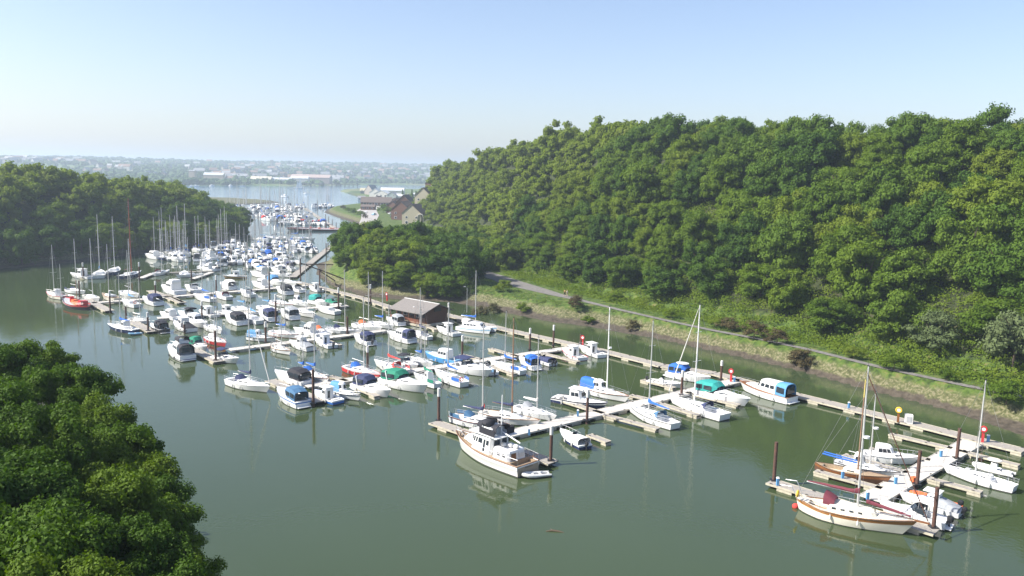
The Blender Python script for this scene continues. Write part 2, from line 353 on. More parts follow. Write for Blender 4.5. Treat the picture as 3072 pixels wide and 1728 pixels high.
# ------------------------------------------------------------------ trees and plants
def leaf_material(name, stops, tr=.38, dark=1.0):
    m = bpy.data.materials.new(name); m.use_nodes = True; n = m.node_tree.nodes; l = m.node_tree.links; p = n['Principled BSDF']
    p.inputs['Roughness'].default_value = .65; p.inputs['Specular IOR Level'].default_value = .12
    oi = n.new('ShaderNodeObjectInfo'); g = n.new('ShaderNodeNewGeometry')
    t = n.new('ShaderNodeTexNoise'); t.inputs['Scale'].default_value = .12; t.inputs['Detail'].default_value = 3; l.new(g.outputs['Position'], t.inputs['Vector'])
    t2 = n.new('ShaderNodeTexNoise'); t2.inputs['Scale'].default_value = 2.5; t2.inputs['Detail'].default_value = 2; l.new(g.outputs['Position'], t2.inputs['Vector'])
    def M(op, a, b):
        x = n.new('ShaderNodeMath'); x.operation = op
        for k, v in enumerate((a, b)):
            if isinstance(v, (int, float)): x.inputs[k].default_value = v
            else: l.new(v, x.inputs[k])
        return x.outputs[0]
    f = M('ADD', M('MULTIPLY', oi.outputs['Random'], .42), M('MULTIPLY', t.outputs[0], .44)); f = M('ADD', f, M('MULTIPLY', t2.outputs[0], .12))
    rp = n.new('ShaderNodeValToRGB'); l.new(f, rp.inputs[0]); e = rp.color_ramp.elements
    while len(e) < len(stops): e.new(.5)
    for k, (ps, cc) in enumerate(stops): e[k].position = ps; e[k].color = (cc[0] * dark, cc[1] * dark, cc[2] * dark, 1)
    l.new(rp.outputs[0], p.inputs['Base Color'])
    tb = n.new('ShaderNodeBsdfTranslucent'); mx = n.new('ShaderNodeMixShader'); mx.inputs[0].default_value = tr
    hs = n.new('ShaderNodeHueSaturation'); hs.inputs['Value'].default_value = 1.5; hs.inputs['Saturation'].default_value = 1.1; l.new(rp.outputs[0], hs.inputs['Color']); l.new(hs.outputs[0], tb.inputs[0])
    l.new(p.outputs[0], mx.inputs[1]); l.new(tb.outputs[0], mx.inputs[2]); l.new(mx.outputs[0], n['Material Output'].inputs['Surface'])
    return m
LEAF = leaf_material('broadleaf_foliage', [(.15, (.052, .096, .010)), (.33, (.080, .136, .012)), (.5, (.108, .166, .015)), (.66, (.138, .188, .018)), (.85, (.15, .18, .03))])
LEAFD = leaf_material('oak_foliage', [(.2, (.040, .084, .010)), (.5, (.066, .122, .012)), (.8, (.108, .162, .016))], .28)
LEAFG = leaf_material('grey_green_foliage', [(.2, (.07, .10, .035)), (.8, (.105, .135, .055))], .15)
LEAFB = leaf_material('brown_foliage', [(.2, (.062, .048, .022)), (.5, (.088, .072, .030)), (.8, (.070, .085, .028))], .1)
BARK = mat('bark', (.10, .075, .05), .9, var=.4, scale=8, bump=.5)
def leaves(cs, ns, sizes, rg, asp=1.5, bend=.25):
    """cs (N,3) centres, ns (N,3) normals -> verts (N*4,3)"""
    N = len(cs); ns = ns / (np.linalg.norm(ns, axis=1, keepdims=True) + 1e-9)
    r = rg.normal(size=(N, 3)); t = np.cross(ns, r); t /= (np.linalg.norm(t, axis=1, keepdims=True) + 1e-9); b = np.cross(ns, t)
    s = sizes[:, None]; V = np.empty((N, 4, 3))
    V[:, 0] = cs - t * s * asp * .5; V[:, 1] = cs - b * s * .5 + ns * s * bend * .3; V[:, 2] = cs + t * s * asp * .5 - ns * s * bend * .4; V[:, 3] = cs + b * s * .5 + ns * s * bend * .3
    return V.reshape(-1, 3)
def mesh_quads(name, V, mats, extra=None):
    me = bpy.data.meshes.new(name); n = len(V) // 4; ev, ef = extra if extra else (np.zeros((0, 3)), [])
    A = np.concatenate([V, np.asarray(ev).reshape(-1, 3)]) if len(ef) else V
    me.vertices.add(len(A)); me.vertices.foreach_set('co', A.ravel().astype(np.float32))
    loops = np.arange(len(V)); fl = [len(V) + i for f in ef for i in f]; loops = np.concatenate([loops, np.array(fl, int)]) if fl else loops
    me.loops.add(len(loops)); me.loops.foreach_set('vertex_index', loops.astype(np.int32))
    st = np.arange(n) * 4; k = len(V); es = []
    for f in ef: es.append(k); k += len(f)
    st = np.concatenate([st, np.array(es, int)]) if es else st
    me.polygons.add(len(st)); me.polygons.foreach_set('loop_start', st.astype(np.int32)); me.update(calc_edges=True)
    for m in (mats if isinstance(mats, (list, tuple)) else [mats]): me.materials.append(m)
    return me
def crown_verts(seed, rx, rz, nl, per, leaf, lobe=(.22, .36), flat=.75, cz=0., drop=.55, jit=.45, up=.25):
    rg = np.random.default_rng(seed); out = []
    L = []
    for k in range(nl):
        for _ in range(30):
            d = rg.normal(size=3); d /= np.linalg.norm(d)
            if d[2] > -drop: break
        rr = rg.uniform(.55, .86) if k % 5 else rg.uniform(.2, .5)
        wv = 1 + .12 * math.sin(3 * math.atan2(d[1], d[0]) + seed)
        c = np.array([d[0] * rx * rr * wv, d[1] * rx * rr * wv, d[2] * rz * rr + cz]); r = rg.uniform(*lobe) * rx
        L.append((c, r))
    for c, r in L:
        n = int(per * (r / (rx * .3)) ** 2); d = rg.normal(size=(n, 3)); d[:, 2] = np.where(d[:, 2] < -.3, -d[:, 2] * .6, d[:, 2]); d /= np.linalg.norm(d, axis=1, keepdims=True)
        sh = r * rg.uniform(.72, 1.12, size=(n, 1)) * (1 + .18 * np.sin(d[:, :1] * 5 + d[:, 1:2] * 4 + c[0] * 3))
        P = c + d * sh * np.array([1, 1, flat]); nn = d + rg.normal(size=(n, 3)) * jit + np.array([0, 0, up])
        out.append(leaves(P, nn, rg.uniform(.65, 1.3, n) * leaf, rg))
    return np.concatenate(out), L
def core(L, k=.66):
    vs = []; fs = []
    for c, r in L:
        b = MB(); b.ball(c, (r * k, r * k, r * k * .7), n=6, m=4); o = len(vs); vs += b.v; fs += [tuple(i + o for i in f) for f in b.f]
    return np.array(vs), fs
def trunk_mesh(name, h, r, seed, spread):
    rg = random.Random(seed); b = MB(); top = (rg.uniform(-.4, .4), rg.uniform(-.4, .4), h * .62)
    b.tube([(0, 0, -1.5), (0, 0, 0), (top[0] * .4, top[1] * .4, h * .3), top], [r * 1.3, r, r * .8, r * .6], 7)
    for k in range(6):
        a = k * 1.05 + rg.random(); q = spread * rg.uniform(.55, .85); s = h * rg.uniform(.3, .55)
        e = (math.cos(a) * q, math.sin(a) * q, h * rg.uniform(.62, .9))
        b.tube([(top[0] * .5, top[1] * .5, s), (e[0] * .5, e[1] * .5, (s + e[2]) / 2 + .3), e], [r * .5, r * .32, r * .1], 5)
    me = b.build(name, BARK).data; o = COL.objects[-1]; bpy.data.objects.remove(o); return me
CROWN = {}
def make_crowns():
    for i in range(7):       # middle distance crowns, radius about 5 m
        rx = 1.0; V, L = crown_verts(100 + i, 5.0, 4.6, 62, 210, .27, cz=0, lobe=(.18,.32), drop=.85)
        CROWN['m%d' % i] = mesh_quads('crown', V, LEAF if i % 3 else LEAFD, core(L))
    for i in range(4):       # near crowns, finer leaves
        V, L = crown_verts(200 + i, 5.0, 4.4, 58, 1250, .15, lobe=(.16, .27), cz=0, jit=.6, up=.55, drop=.7)
        CROWN['n%d' % i] = mesh_quads('crown', V, LEAFD, core(L, .6))
    for i in range(3):       # distant
        V, L = crown_verts(300 + i, 5.0, 4.6, 30, 95, .48, cz=0, drop=.85)
        CROWN['f%d' % i] = (V, core(L, .78))
    for i in range(2):
        V, L = crown_verts(400 + i, 5, 4.6, 32, 150, .26, cz=0); CROWN['g%d' % i] = mesh_quads('crown', V, LEAFG, core(L))
        V, L = crown_verts(420 + i, 5, 4.2, 26, 120, .26, cz=0); CROWN['b%d' % i] = mesh_quads('foliage', V, LEAFB, core(L, .5))
        V, L = crown_verts(440 + i, 5, 4.2, 26, 130, .30, cz=0); CROWN['s%d' % i] = mesh_quads('foliage', V, LEAF, core(L, .5))
make_crowns()
TRUNK = [trunk_mesh('trunk', 11, .3, i, 4.2) for i in range(3)]
def put(name, me, parent, loc=(0, 0, 0), rz=0, sc=(1, 1, 1)):
    o = bpy.data.objects.new(name, me); COL.objects.link(o); o.parent = parent; o.location = loc; o.rotation_euler = (0, 0, rz); o.scale = sc; return o
def tree(x, y, h, r, key, label, group=None, name='broadleaf_tree', z=None, rg=random, cat='tree'):
    z = hz(x, y) if z is None else z
    t = empty(name, (x, y, z), 0, label, cat, group); s = r / 5.0; ch = min(h * .5, r * 1.15) if key[0] == 'n' else h * .58
    put('crown', CROWN[key], t, (0, 0, h - ch), rg.uniform(0, 6.28), (s, s * rg.uniform(.9, 1.1), ch / 4.6))
    put('trunk', TRUNK[rg.randrange(3)], t, (0, 0, 0), rg.uniform(0, 6.28), (s * .75, s * .75, h / 11 * .92)); return t
rt = random.Random(5)
SL = R(0)
# --- right hillside: jittered spacing, trees up the slope
def scatter(poly_fn, x0, x1, y0, y1, sp_fn, rg, tries=9000):
    pts = []; cell = {}
    for _ in range(tries):
        x, y = rg.uniform(x0, x1), rg.uniform(y0, y1); v = poly_fn(x, y)
        if not v: continue
        sp = sp_fn(x, y); ok = True; ci, cj = int(x // 12), int(y // 12)
        for a in (-1, 0, 1):
            for b in (-1, 0, 1):
                for (u, w_) in cell.get((ci + a, cj + b), ()):
                    if (u - x) ** 2 + (w_ - y) ** 2 < sp * sp: ok = False; break
        if ok: pts.append((x, y)); cell.setdefault((ci, cj), []).append((x, y))
    return pts
def precompute(x0, x1, y0, y1, n, seed):
    g = np.random.default_rng(seed); X = g.uniform(x0, x1, n); Y = g.uniform(y0, y1, n); return X, Y
def poisson(X, Y, ok, sp):
    pts = []; cell = {}
    for x, y, o, s in zip(X, Y, ok, sp):
        if not o: continue
        ci, cj = int(x // 12), int(y // 12); good = True
        for a in (-1, 0, 1):
            for b in (-1, 0, 1):
                for (u, v) in cell.get((ci + a, cj + b), ()):
                    if (u - x) ** 2 + (v - y) ** 2 < s * s: good = False
        if good: pts.append((float(x), float(y))); cell.setdefault((ci, cj), []).append((x, y))
    return pts
def proj(x, y, z):
    z -= CAMH; fw = y * cP - z * sP; up = y * sP + z * cP; u2, v2 = x / fw, up / fw
    return 1536 + (cR * u2 + sR * v2) * FPX, 864 - (-sR * u2 + cR * v2) * FPX
X, Y = precompute(-70, 330, 60, 690, 26000, 11)
db = sdist(X, Y, BPOLY, BASE_R); wdt = 54 - 22 * sstep(200, 420, Y)
az = X / Y
ok = (db > 2.5) & (db < wdt + 26) & (az < .84) & (az > -.13)
SPR = 6.6 + 1.6 * sstep(250, 500, Y)
hill = poisson(X, Y, ok, SPR)
hill.sort(key=lambda p: math.hypot(*p))
kd = dict(zip(hill, sdist(np.array([p[0] for p in hill]), np.array([p[1] for p in hill]), BPOLY, BASE_R)))
hzs = dict(zip(hill, height(np.array([p[0] for p in hill]), np.array([p[1] for p in hill]))))
NTREE = 0; far_list = []
front = [p for p in hill if kd[p] < 9 and proj(p[0], p[1], 5)[0] > 1400]
front.sort(key=lambda p: proj(p[0], p[1], 5)[0])
ORD = ['first', 'second', 'third', 'fourth', 'fifth', 'sixth', 'seventh', 'eighth', 'ninth', 'tenth', 'eleventh', 'twelfth', '13th', '14th', '15th', '16th', '17th', '18th', '19th', '20th', '21st', '22nd', '23rd'] + ['%dth' % k for k in range(24, 31)] + ['31st'] + ['%dth' % k for k in range(32, 120)]
LIM_HILL = 168
for k, p in enumerate(hill):
    d = kd[p]; q_ = rt.random(); h = 8.5 + 6 * q_ + rt.uniform(-1, 1); r = 4.2 + 3.0 * q_ + rt.uniform(-.4, .6)
    if d < 9: h = rt.uniform(6.5, 10); r = rt.uniform(4.4, 5.8)
    if k >= LIM_HILL: far_list.append((p[0], p[1], hzs[p], h, r)); continue
    px = proj(p[0], p[1], hzs[p] + h)[0]
    key = 'm%d' % rt.randrange(7)
    if p in front:
        if rt.random() < .14: key = 'g%d' % rt.randrange(2)
        lab = '%s tree at the foot of the wooded slope, %s from the left' % ('grey-green' if key[0] == 'g' else 'green', ORD[front.index(p)]); grp = 'trees along the foot of the slope'
    else:
        band = 'low on the wooded slope' if d < 26 else 'halfway up the wooded slope' if d < 48 else 'near the crest of the wooded slope'
        side = 'to the far right' if px > 2500 else 'left of the path bend' if px < 1850 else 'above mid-path'
        lab = 'rounded tree %s, %s' % (band, side); grp = 'trees %s, %s' % (band, side)
    tree(p[0], p[1], h, r, key, lab, grp, z=hzs[p], rg=rt)
# --- wooded knoll behind the pontoon office
X, Y = precompute(-72, -3, 200, 308, 9000, 41); drk = sdist(X, Y, POLY_R, SHORE_R); dpk = dist(X, Y, [(a[0], a[1]) for a in PW])
dbk = sdist(X, Y, BPOLY, BASE_R)
kn = poisson(X, Y, (drk > .8) & (dpk > 7.5) & ((X - 3) / Y > -.22) & (dbk < -1) & (Y > 208) & ((X < -10) | (Y > 228)), 6.6 + 0 * X)
kn.sort(key=lambda p: proj(p[0], p[1], 5)[0])
for k, (x, y) in enumerate(kn):
    dd = float(dist(np.array([x]), np.array([y]), SHORE_R)[0]); h = rt.uniform(6.5, 8) if dd < 5 else rt.uniform(9, 12); r = rt.uniform(4.4, 5.2) if dd < 5 else rt.uniform(5, 6.2)
    lab = 'tree packed on the knoll behind the office, %s from the left' % ORD[k]
    tree(x, y, h, r, 'm%d' % rt.randrange(7), lab, 'trees packed on the knoll behind the office', rg=rt)
NKN = len(kn)
# --- left far bank
X, Y = precompute(-330, -120, 225, 520, 9000, 21); dl = sdist(X, Y, POLY_L, SHORE_L)
ok = (dl > -.5) & (dl < 120) & (X / Y > -.80) & (Y < 470)
lb = poisson(X, Y, ok, 8.2 + 0 * X); lb.sort(key=lambda p: float(dist(np.array([p[0]]), np.array([p[1]]), SHORE_L)[0]))
for k, p in enumerate(lb):
    z = hz(*p); h = rt.uniform(9.5, 13); r = rt.uniform(5.2, 7.0)
    if k < 52: tree(p[0], p[1], h, r, 'm%d' % rt.randrange(7), 'dark green tree on the shaded left bank, in the rank nearest the water', 'trees nearest the water on the shaded left bank', z=z, rg=rt)
    else: far_list.append((p[0], p[1], z, h, r))
X, Y = precompute(-190, -6, 12, 150, 5000, 51); dl = sdist(X, Y, POLY_L, SHORE_L); zz = height(X, Y)
SILX, SILY = [-400, 0, 100, 200, 300, 450, 520, 600, 640, 670], [1010, 1010, 1030, 1080, 1230, 1350, 1430, 1600, 1680, 1728]
def hid(x, y, z):
    px_, py_ = proj(x, y, z + 11); return px_ < -200 or (math.hypot(x, y) > 70 and px_ < 480 and py_ > np.interp(px_ + 80, SILX, SILY) + 110)
ok = (dl > 9) & np.array([hid(*q) for q in zip(X, Y, zz)]) & (np.hypot(X, Y) > 24)
for p in poisson(X, Y, ok, 7.0 + 0 * X): far_list.append((p[0], p[1], hz(*p), rt.uniform(8, 10.5), rt.uniform(4.6, 6)))
def joined(name, items, m, label, cat, rg):
    Vs = []; EV = []; EF = []; base = 0
    for (x, y, z, h, r) in items:
        V, (cv, cf) = CROWN['f%d' % rg.randrange(3)]; a = rg.uniform(0, 6.28); s = r / 5; ch = h * .58; sz = ch / 4.6
        M = np.array([[math.cos(a) * s, -math.sin(a) * s, 0], [math.sin(a) * s, math.cos(a) * s, 0], [0, 0, sz]])
        o = np.array([x, y, z + h - ch]); Vs.append(V @ M.T + o); cc = np.array(cv) @ M.T + o
        EV.append(cc); EF += [tuple(i + base for i in f) for f in cf]; base += len(cc)
    me = mesh_quads(name, np.concatenate(Vs), m, (np.concatenate(EV), EF))
    o = bpy.data.objects.new(name, me); COL.objects.link(o); return tag(o, label, cat, kind='stuff')
joined('woodland', far_list, LEAF, 'dense green woodland covering the backs of both valley sides', 'woodland', rt)
# --- near trees at the lower left
NEAR = [(20, 1090, 13.5, 5.6, 12.5), (190, 1165, 13, 5.0, 12), (330, 1330, 12.5, 4.6, 11), (90, 1330, 15, 5.2, 13), (380, 1440, 11.5, 4.4, 10), (-60, 1500, 16, 5.5, 14), (250, 1520, 14.5, 4.6, 12.5), (445, 1565, 10.5, 3.5, 9),
        (90, 1640, 16, 4.6, 14), (360, 1660, 14, 3.7, 12.5), (470, 1760, 10.5, 3.3, 8.5), (-90, 1250, 16, 5.5, 14), (180, 1800, 17, 3.6, 15), (440, 1790, 13.5, 3.3, 12), (-120, 1720, 17, 5, 15), (120, 1085, 13, 4.6, 12), (260, 1260, 12.5, 4.2, 11), (430, 1500, 11, 3.6, 9.5), (505, 1690, 10.5, 3.0, 8.5), (350, 1375, 12, 4, 10.5)]
NL = ['spreading oak crown at the upper end of the near bank, left edge', 'oak crown behind the foremost masts\' water, top of the near bank', 'oak leaning over the water in the middle of the near bank', 'dense oak crown below the topmost near trees, left',
      'dark oak overhanging open water, outermost on the near bank', 'broad oak crown cut by the left edge, lower middle', 'light green oak crown in the middle of the near bank', 'small dark oak overhanging the water at lower right of the near bank',
      'leafy crown at lower left, above the bottom corner', 'bright leafy crown near the bottom edge, left of the water', 'lowest crown touching the bottom edge beside the water', 'oak crown cut by the left edge, below the topmost', 'crown at the bottom edge with upright leafy shoots',
      'crown at the bottom edge between leafy shoots and water', 'crown filling the bottom left corner', 'oak crown on the top outline of the near bank, second from the left', 'oak crown on the near bank outline facing the black-canopied boat', 'small oak on the waterside outline, lower middle of near bank', 'small oak at the bottom right tip of the near bank', 'oak on the waterside outline, middle of the near bank']
for k, (px, py, h, r, zc) in enumerate(NEAR):
    x, y, _ = at(px, py, zc); NK = .62; x *= NK; y *= NK; zc = 33 - NK * (33 - zc); r *= NK; g = hz(x, y); tree(x, y, max(6, zc + r * .7 - g), r, 'n%d' % (k % 4), NL[k].replace("behind the foremost masts' water", 'facing the far boats'), name='oak_tree', z=g, rg=rt)
# --- bushes on the bank
BUSH = [(1725, 920, 2.6, 'b', 'round brown bush beside the path near the two walkers'), (2185, 990, 2.6, 'b', 'brown bush, leftmost of the row on the bank'), (2260, 1015, 2.8, 'b', 'large brown bush in the middle of the row on the bank'), (2330, 1030, 2.4, 'b', 'brown bush with green top in the row on the bank'),
        (2410, 1060, 2.8, 'b', 'brown-green bush, rightmost of the row on the bank'), (2150, 980, 1.9, 's', 'green bush touching the brown row from the left'), (1900, 955, 1.9, 'b', 'small brown bush on the bank behind the tall mast'), (1510, 875, 2.6, 's', 'green bush between the wide path and the knoll trees'), (1480, 900, 2.2, 'b', 'brown bush under the lamp post'),
        (1440, 905, 2.4, 'b', 'brown bush at the foot of the knoll trees'), (1765, 935, 1.6, 's', 'small bright green bush right of the round brown one'), (1850, 905, 2.2, 's', 'light green bush on the far side of the path behind walkers'), (1570, 905, 2, 's', 'low green bush below the wide path'), (2680, 1110, 2.4, 's', 'bright green bush hiding a bit of the path'), (2560, 1075, 1.8, 's', 'low green bush overlapping the path behind the tall white mast'), (2010, 955, 1.8, 's', 'low green bush over the path above the brown row'), (2840, 1140, 1.6, 's', 'small green bush beside the path near the right edge'), (3020, 1195, 3, 's', 'dark green bush at the end of the visible path')]
for px, py, r, kk, lab in BUSH:
    x, y, _ = at(px, py, 3); b = empty('bush', (x, y, hz(x, y)), 0, lab, 'bush'); s = r / 5
    put('foliage', CROWN[kk + str(rt.randrange(2))], b, (0, 0, r * .45), rt.uniform(0, 6), (s, s, s * .85))
    st = MB(); st.tube([(0, 0, -.2), (.1, 0, r * .3), (.2, .1, r * .7)], [.09, .07, .03], 5); put('stem', st.build('stem', BARK).data, b); bpy.data.objects.remove(COL.objects[-2]) if COL.objects[-2].parent is None else None
# --- undergrowth and grass tufts
def clumps(name, pts, leaf, per, m, label, cat, seed, up=.5):
    rg = np.random.default_rng(seed); out = []
    P = np.array(pts); Zg = height(P[:, 0], P[:, 1])
    for (x, y, r), z in zip(pts, Zg):
        n = int(per * (r ** 1.5)) + 6; d = rg.normal(size=(n, 3)); d[:, 2] = abs(d[:, 2]); d /= np.linalg.norm(d, axis=1, keepdims=True)
        c = np.array([x, y, z - .1 * r]) + d * r * rg.uniform(.6, 1.1, (n, 1)) * np.array([1.15, 1.15, up]); out.append(leaves(c, d + rg.normal(size=(n, 3)) * .5, rg.uniform(.6, 1.3, n) * leaf, rg))
    o = bpy.data.objects.new(name, mesh_quads(name, np.concatenate(out), m)); COL.objects.link(o); return tag(o, label, cat, kind='stuff')
X, Y = precompute(-75, 110, 85, 300, 30000, 31); dr = sdist(X, Y, POLY_R, SHORE_R); db = sdist(X, Y, BPOLY, BASE_R); dp = dist(X, Y, [(a[0], a[1]) for a in PW]); wp = np.where(Y > 186, 5.2, 2.2)
msk = (db > -4.5) & (db < 34) & (dp > wp + .4) & (dr > 7.5)
cl = [(float(x), float(y), rt.uniform(.7, 2.6)) for x, y in zip(X[msk], Y[msk]) if rt.random() < .7][:4200]
clumps('undergrowth', cl, .26, 42, LEAF, 'tangled green undergrowth between the path and the trees', 'undergrowth', 3)
msk = (dr > 5.5) & (db < -1) & (dp > wp)
cl = [(float(x), float(y), rt.uniform(.3, .95)) for x, y in zip(X[msk], Y[msk]) if rt.random() < .8][:3800]
clumps('long_grass', cl, .14, 60, leaf_material('grass_blades', [(.2, (.07, .12, .02)), (.5, (.12, .19, .035)), (.75, (.17, .22, .06))]), 'rough long grass on the bank below the path', 'grass', 4, .7)
msk = (dr > 4.2) & (dr < 7.5) & (Y < 240)
cl = [(float(x), float(y), rt.uniform(.2, .5)) for x, y in zip(X[msk], Y[msk]) if rt.random() < .7][:1500]
clumps('salt_marsh_plants', cl, .09, 70, leaf_material('marsh_leaves', [(.2, (.075, .075, .035)), (.5, (.12, .115, .06)), (.8, (.08, .095, .035))]), 'low dull marsh plants along the edge of the mud', 'marsh plants', 5, .5)
# ------------------------------------------------------------------ boats
def hull(b, L, B, fb, fm, fs, tw=.75, rake=.1, full=.75, nst=16, zs=(.10, .62, .80), rr=0.0, dbl=False, draft=.4, cock=None, cdep=.45):
    """hull + sheer data. slots: 0 boot, 1 topsides, 2 stripe, 3 deck, 4 cockpit sole. returns hb(t), sz(t), X(t)"""
    def hb(t):
        if t < .42: f = tw + (1 - tw) * math.sin(math.pi / 2 * t / .42)
        else: f = max(0, math.cos((t - .42) / .58 * math.pi / 2)) ** full
        if dbl and t < .3: f *= math.sin(math.pi / 2 * max(0, t) / .3) ** .6
        return max(.012, f) * B / 2
    def sz(t): return fm + (fb - fm) * max(0, (t - .35) / .65) ** 2 + (fs - fm) * max(0, (.35 - t) / .35) ** 2
    def X(t, h=1.0): return -L / 2 + L * (t * (1 - rake * .6)) + L * rake * .6 * h * t ** 3 - rr * L * h * (1 - t) ** 6 + .0
    lv = [(-draft, .35), (0, .90), (zs[0], .925)]
    rings = []
    for i in range(nst + 1):
        t = i / nst; h0, s = hb(t), sz(t); k = 1 - .42 * t ** 3; ring = []
        L2 = [(-draft, .30), (0., .88), (zs[0], .90), (zs[0] + (s - zs[0]) * zs[1], .965), (zs[0] + (s - zs[0]) * zs[2], .985), (s, 1.)]
        pts = [(z, h0 * (f if f == 1 else f * (k + (1 - k) * max(0, min(1, z / s)) ** .8)), X(t, max(0, z / s) if z > 0 else 0)) for z, f in L2]
        ring = [(x, -y, z) for z, y, x in pts] + [(x, y, z) for z, y, x in reversed(pts)]; rings.append(ring)
    n = 12; vs = [p for r in rings for p in r]; mi = []; fs_ = []
    sl = {0: 0, 1: 0, 2: 1, 3: 2, 4: 1, 6: 1, 7: 2, 8: 1, 9: 0, 10: 0}
    for i in range(nst):
        for j in range(11):
            if j == 5: continue
            a = i * n + j; fs_.append((a, a + n, a + n + 1, a + 1)); mi.append(sl[j])
    k0 = len(b.v)
    for f, m in zip(fs_, mi): pass
    b.v += vs; b.f += [tuple(q + k0 for q in f) for f in fs_]; b.m += mi
    for j in range(5):
        b.f.append((k0 + j, k0 + j + 1, k0 + 10 - j, k0 + 11 - j)); b.m.append(0 if j < 2 else (2 if j == 3 else 1))
    return hb, sz, X
def deck(b, L, hb, sz, X, cock=None, cdep=.5, nst=16, lip=.05, mi=(0, 1)):
    ts = sorted(set([i / nst for i in range(nst + 1)] + ([cock[0], cock[0] + .002, cock[1], cock[1] + .002] if cock else [])))
    rows = []
    for t in ts:
        h, s, x = hb(t) * .985, sz(t) - lip, X(t); inn = cock and cock[0] + .001 <= t <= cock[1] + .001; w_ = cock[2] if cock else .6
        z = s - cdep if inn else s + .03 * h
        rows.append([(x, -h, s), (x, -h * w_, s + .01), (x, -h * w_ * .985, z), (x, 0, z + (0 if inn else .03)), (x, h * w_ * .985, z), (x, h * w_, s + .01), (x, h, s)])
    n = 7; k0 = len(b.v); b.v += [p for r in rows for p in r]
    for i in range(len(rows) - 1):
        for j in range(6):
            a = k0 + i * n + j; b.f.append((a, a + n, a + n + 1, a + 1))
            inn = cock and cock[0] <= ts[i] < cock[1] and j in (2, 3); b.m.append(mi[1] if inn else mi[0])
def house(b, x0, x1, w0, w1, z0, z1, fs=.3, rs=.1, ins=.12, mi=0, z0f=None, crown=.05, cut=.35):
    """cabin block: x0 rear, x1 front, widths, slopes. returns side quads (port, starboard, front, rear)"""
    z0f = z0 if z0f is None else z0f
    def ring(x0_, x1_, a, c, zr, zf, q):
        return [(x0_, -a / 2 + q, zr), (x0_ + q, -a / 2, zr), (x1_ - q * 1.6, -c / 2, zf), (x1_, -c / 2 + q * 1.8, zf), (x1_, c / 2 - q * 1.8, zf), (x1_ - q * 1.6, c / 2, zf), (x0_ + q, a / 2, zr), (x0_, a / 2 - q, zr)]
    h = z1 - z0; q = min(w1 * .14, .22)
    r0 = ring(x0, x1, w0, w1, z0, z0f, q); r1 = ring(x0 + rs * .85, x1 - fs * .85, w0 - 2 * ins * .85, w1 - 2 * ins * .85, z1 - h * .12, z1 - h * .12, q); r2 = ring(x0 + rs + .06, x1 - fs - .08, w0 - 2 * ins - .14, w1 - 2 * ins - .14, z1 + crown * .5, z1 + crown * .5, q)
    r3 = ring(x0 + rs + .3, x1 - fs - .35, max(.2, w0 - 2 * ins - .7), max(.15, w1 - 2 * ins - .7), z1 + crown, z1 + crown, q * .6)
    b.loft([r0, r1, r2, r3], True, mi)
    port = [r0[6], r0[5], r1[5], r1[6]]; stb = [r0[2], r0[1], r1[1], r1[2]]
    stb = [r0[1], r0[2], r1[2], r1[1]]; stb_q = [r0[2], r0[1], r1[1], r1[2]]; port_q = [r0[5], r0[6], r1[6], r1[5]]; port_q = [r0[6], r0[5], r1[5], r1[6]]
    front = [r0[3], r0[4], r1[4], r1[3]]; rear = [r0[7], r0[0], r1[0], r1[7]]
    return {'p': port_q, 's': stb, 'f': front, 'r': rear, 'ch': ([r0[2], r0[3], r1[3], r1[2]], [r0[4], r0[5], r1[5], r1[4]])}
def hood(b, x0, x1, w0, w1, z0, z1, z2=None, mi=0, n=8, lean=.0, thick=True, sq=.55, z00=None):
    """arched canvas from x0 (rear) to x1 (front)"""
    z2 = z1 if z2 is None else z2; z00 = z0 if z00 is None else z00; rings = []
    K = 5
    for i in range(K):
        t = i / (K - 1); w_ = w0 * (1 - t) + w1 * t; zt = z1 * (1 - t) + z2 * t + .05 * math.sin(math.pi * t); zb = z0 * (1 - t) + z00 * t; x = x0 * (1 - t) + x1 * t
        r = []
        for k in range(n + 1):
            a = math.pi * k / n; cx, sx = math.cos(a), math.sin(a)
            r.append((x, w_ / 2 * math.copysign(abs(cx) ** sq, cx), zb + (zt - zb) * abs(sx) ** sq))
        r += [(p[0], p[1] * .94, zb + (p[2] - zb) * .95 - .0) for p in reversed(r)]; rings.append(r)
    b.loft(rings, True, mi)
def sgn(v): return -1 if v < 0 else 1
def part_windows(root, faces, strips, name='window'):
    for key, u0, u1, v0, v1 in strips:
        b = MB(); b.panel(faces[key], u0, u1, v0, v1, .018); b.build(name, GLASS, root)
def rails(root, L, hb, sz, X, t0, t1, h=.55, n=8, r=.016, bow=True, inset=.93, two=True):
    b = MB()
    for sd_ in (-1, 1):
        P = []
        for i in range(n + 1):
            t = t0 + (t1 - t0) * i / n; p = (X(t) - (.04 if t > .97 else 0), sd_ * hb(min(t, .985)) * inset, sz(t)); P.append(p)
            b.tube([p, (p[0], p[1], p[2] + h)], r, 4)
        b.tube([(p[0], p[1], p[2] + h) for p in P], r * 1.1, 4)
        if two: b.tube([(p[0], p[1], p[2] + h * .5) for p in P], r * .8, 4)
    if bow: t = t1; b.tube([(X(t), -hb(min(t, .985)) * inset, sz(t) + h), (X(t) + .12, 0, sz(t) + h + .03), (X(t), hb(min(t, .985)) * inset, sz(t) + h)], r * 1.1, 4)
    b.build('guard_rail', STEEL, root)
def fenders(root, L, hb, sz, X, ts, sides=(-1, 1), m=None, z=.45):
    for t in ts:
        for s in sides:
            b = MB(); x, y = X(t, .5), s * (hb(t) + .08); b.ball((x, y, z), (.11, .11, .30), n=7, m=5); b.tube([(x, y, z + .28), (x, s * hb(t) * .97, sz(t) + .05)], .012, 4)
            b.build('fender', m or OFFW, root, smooth=True)
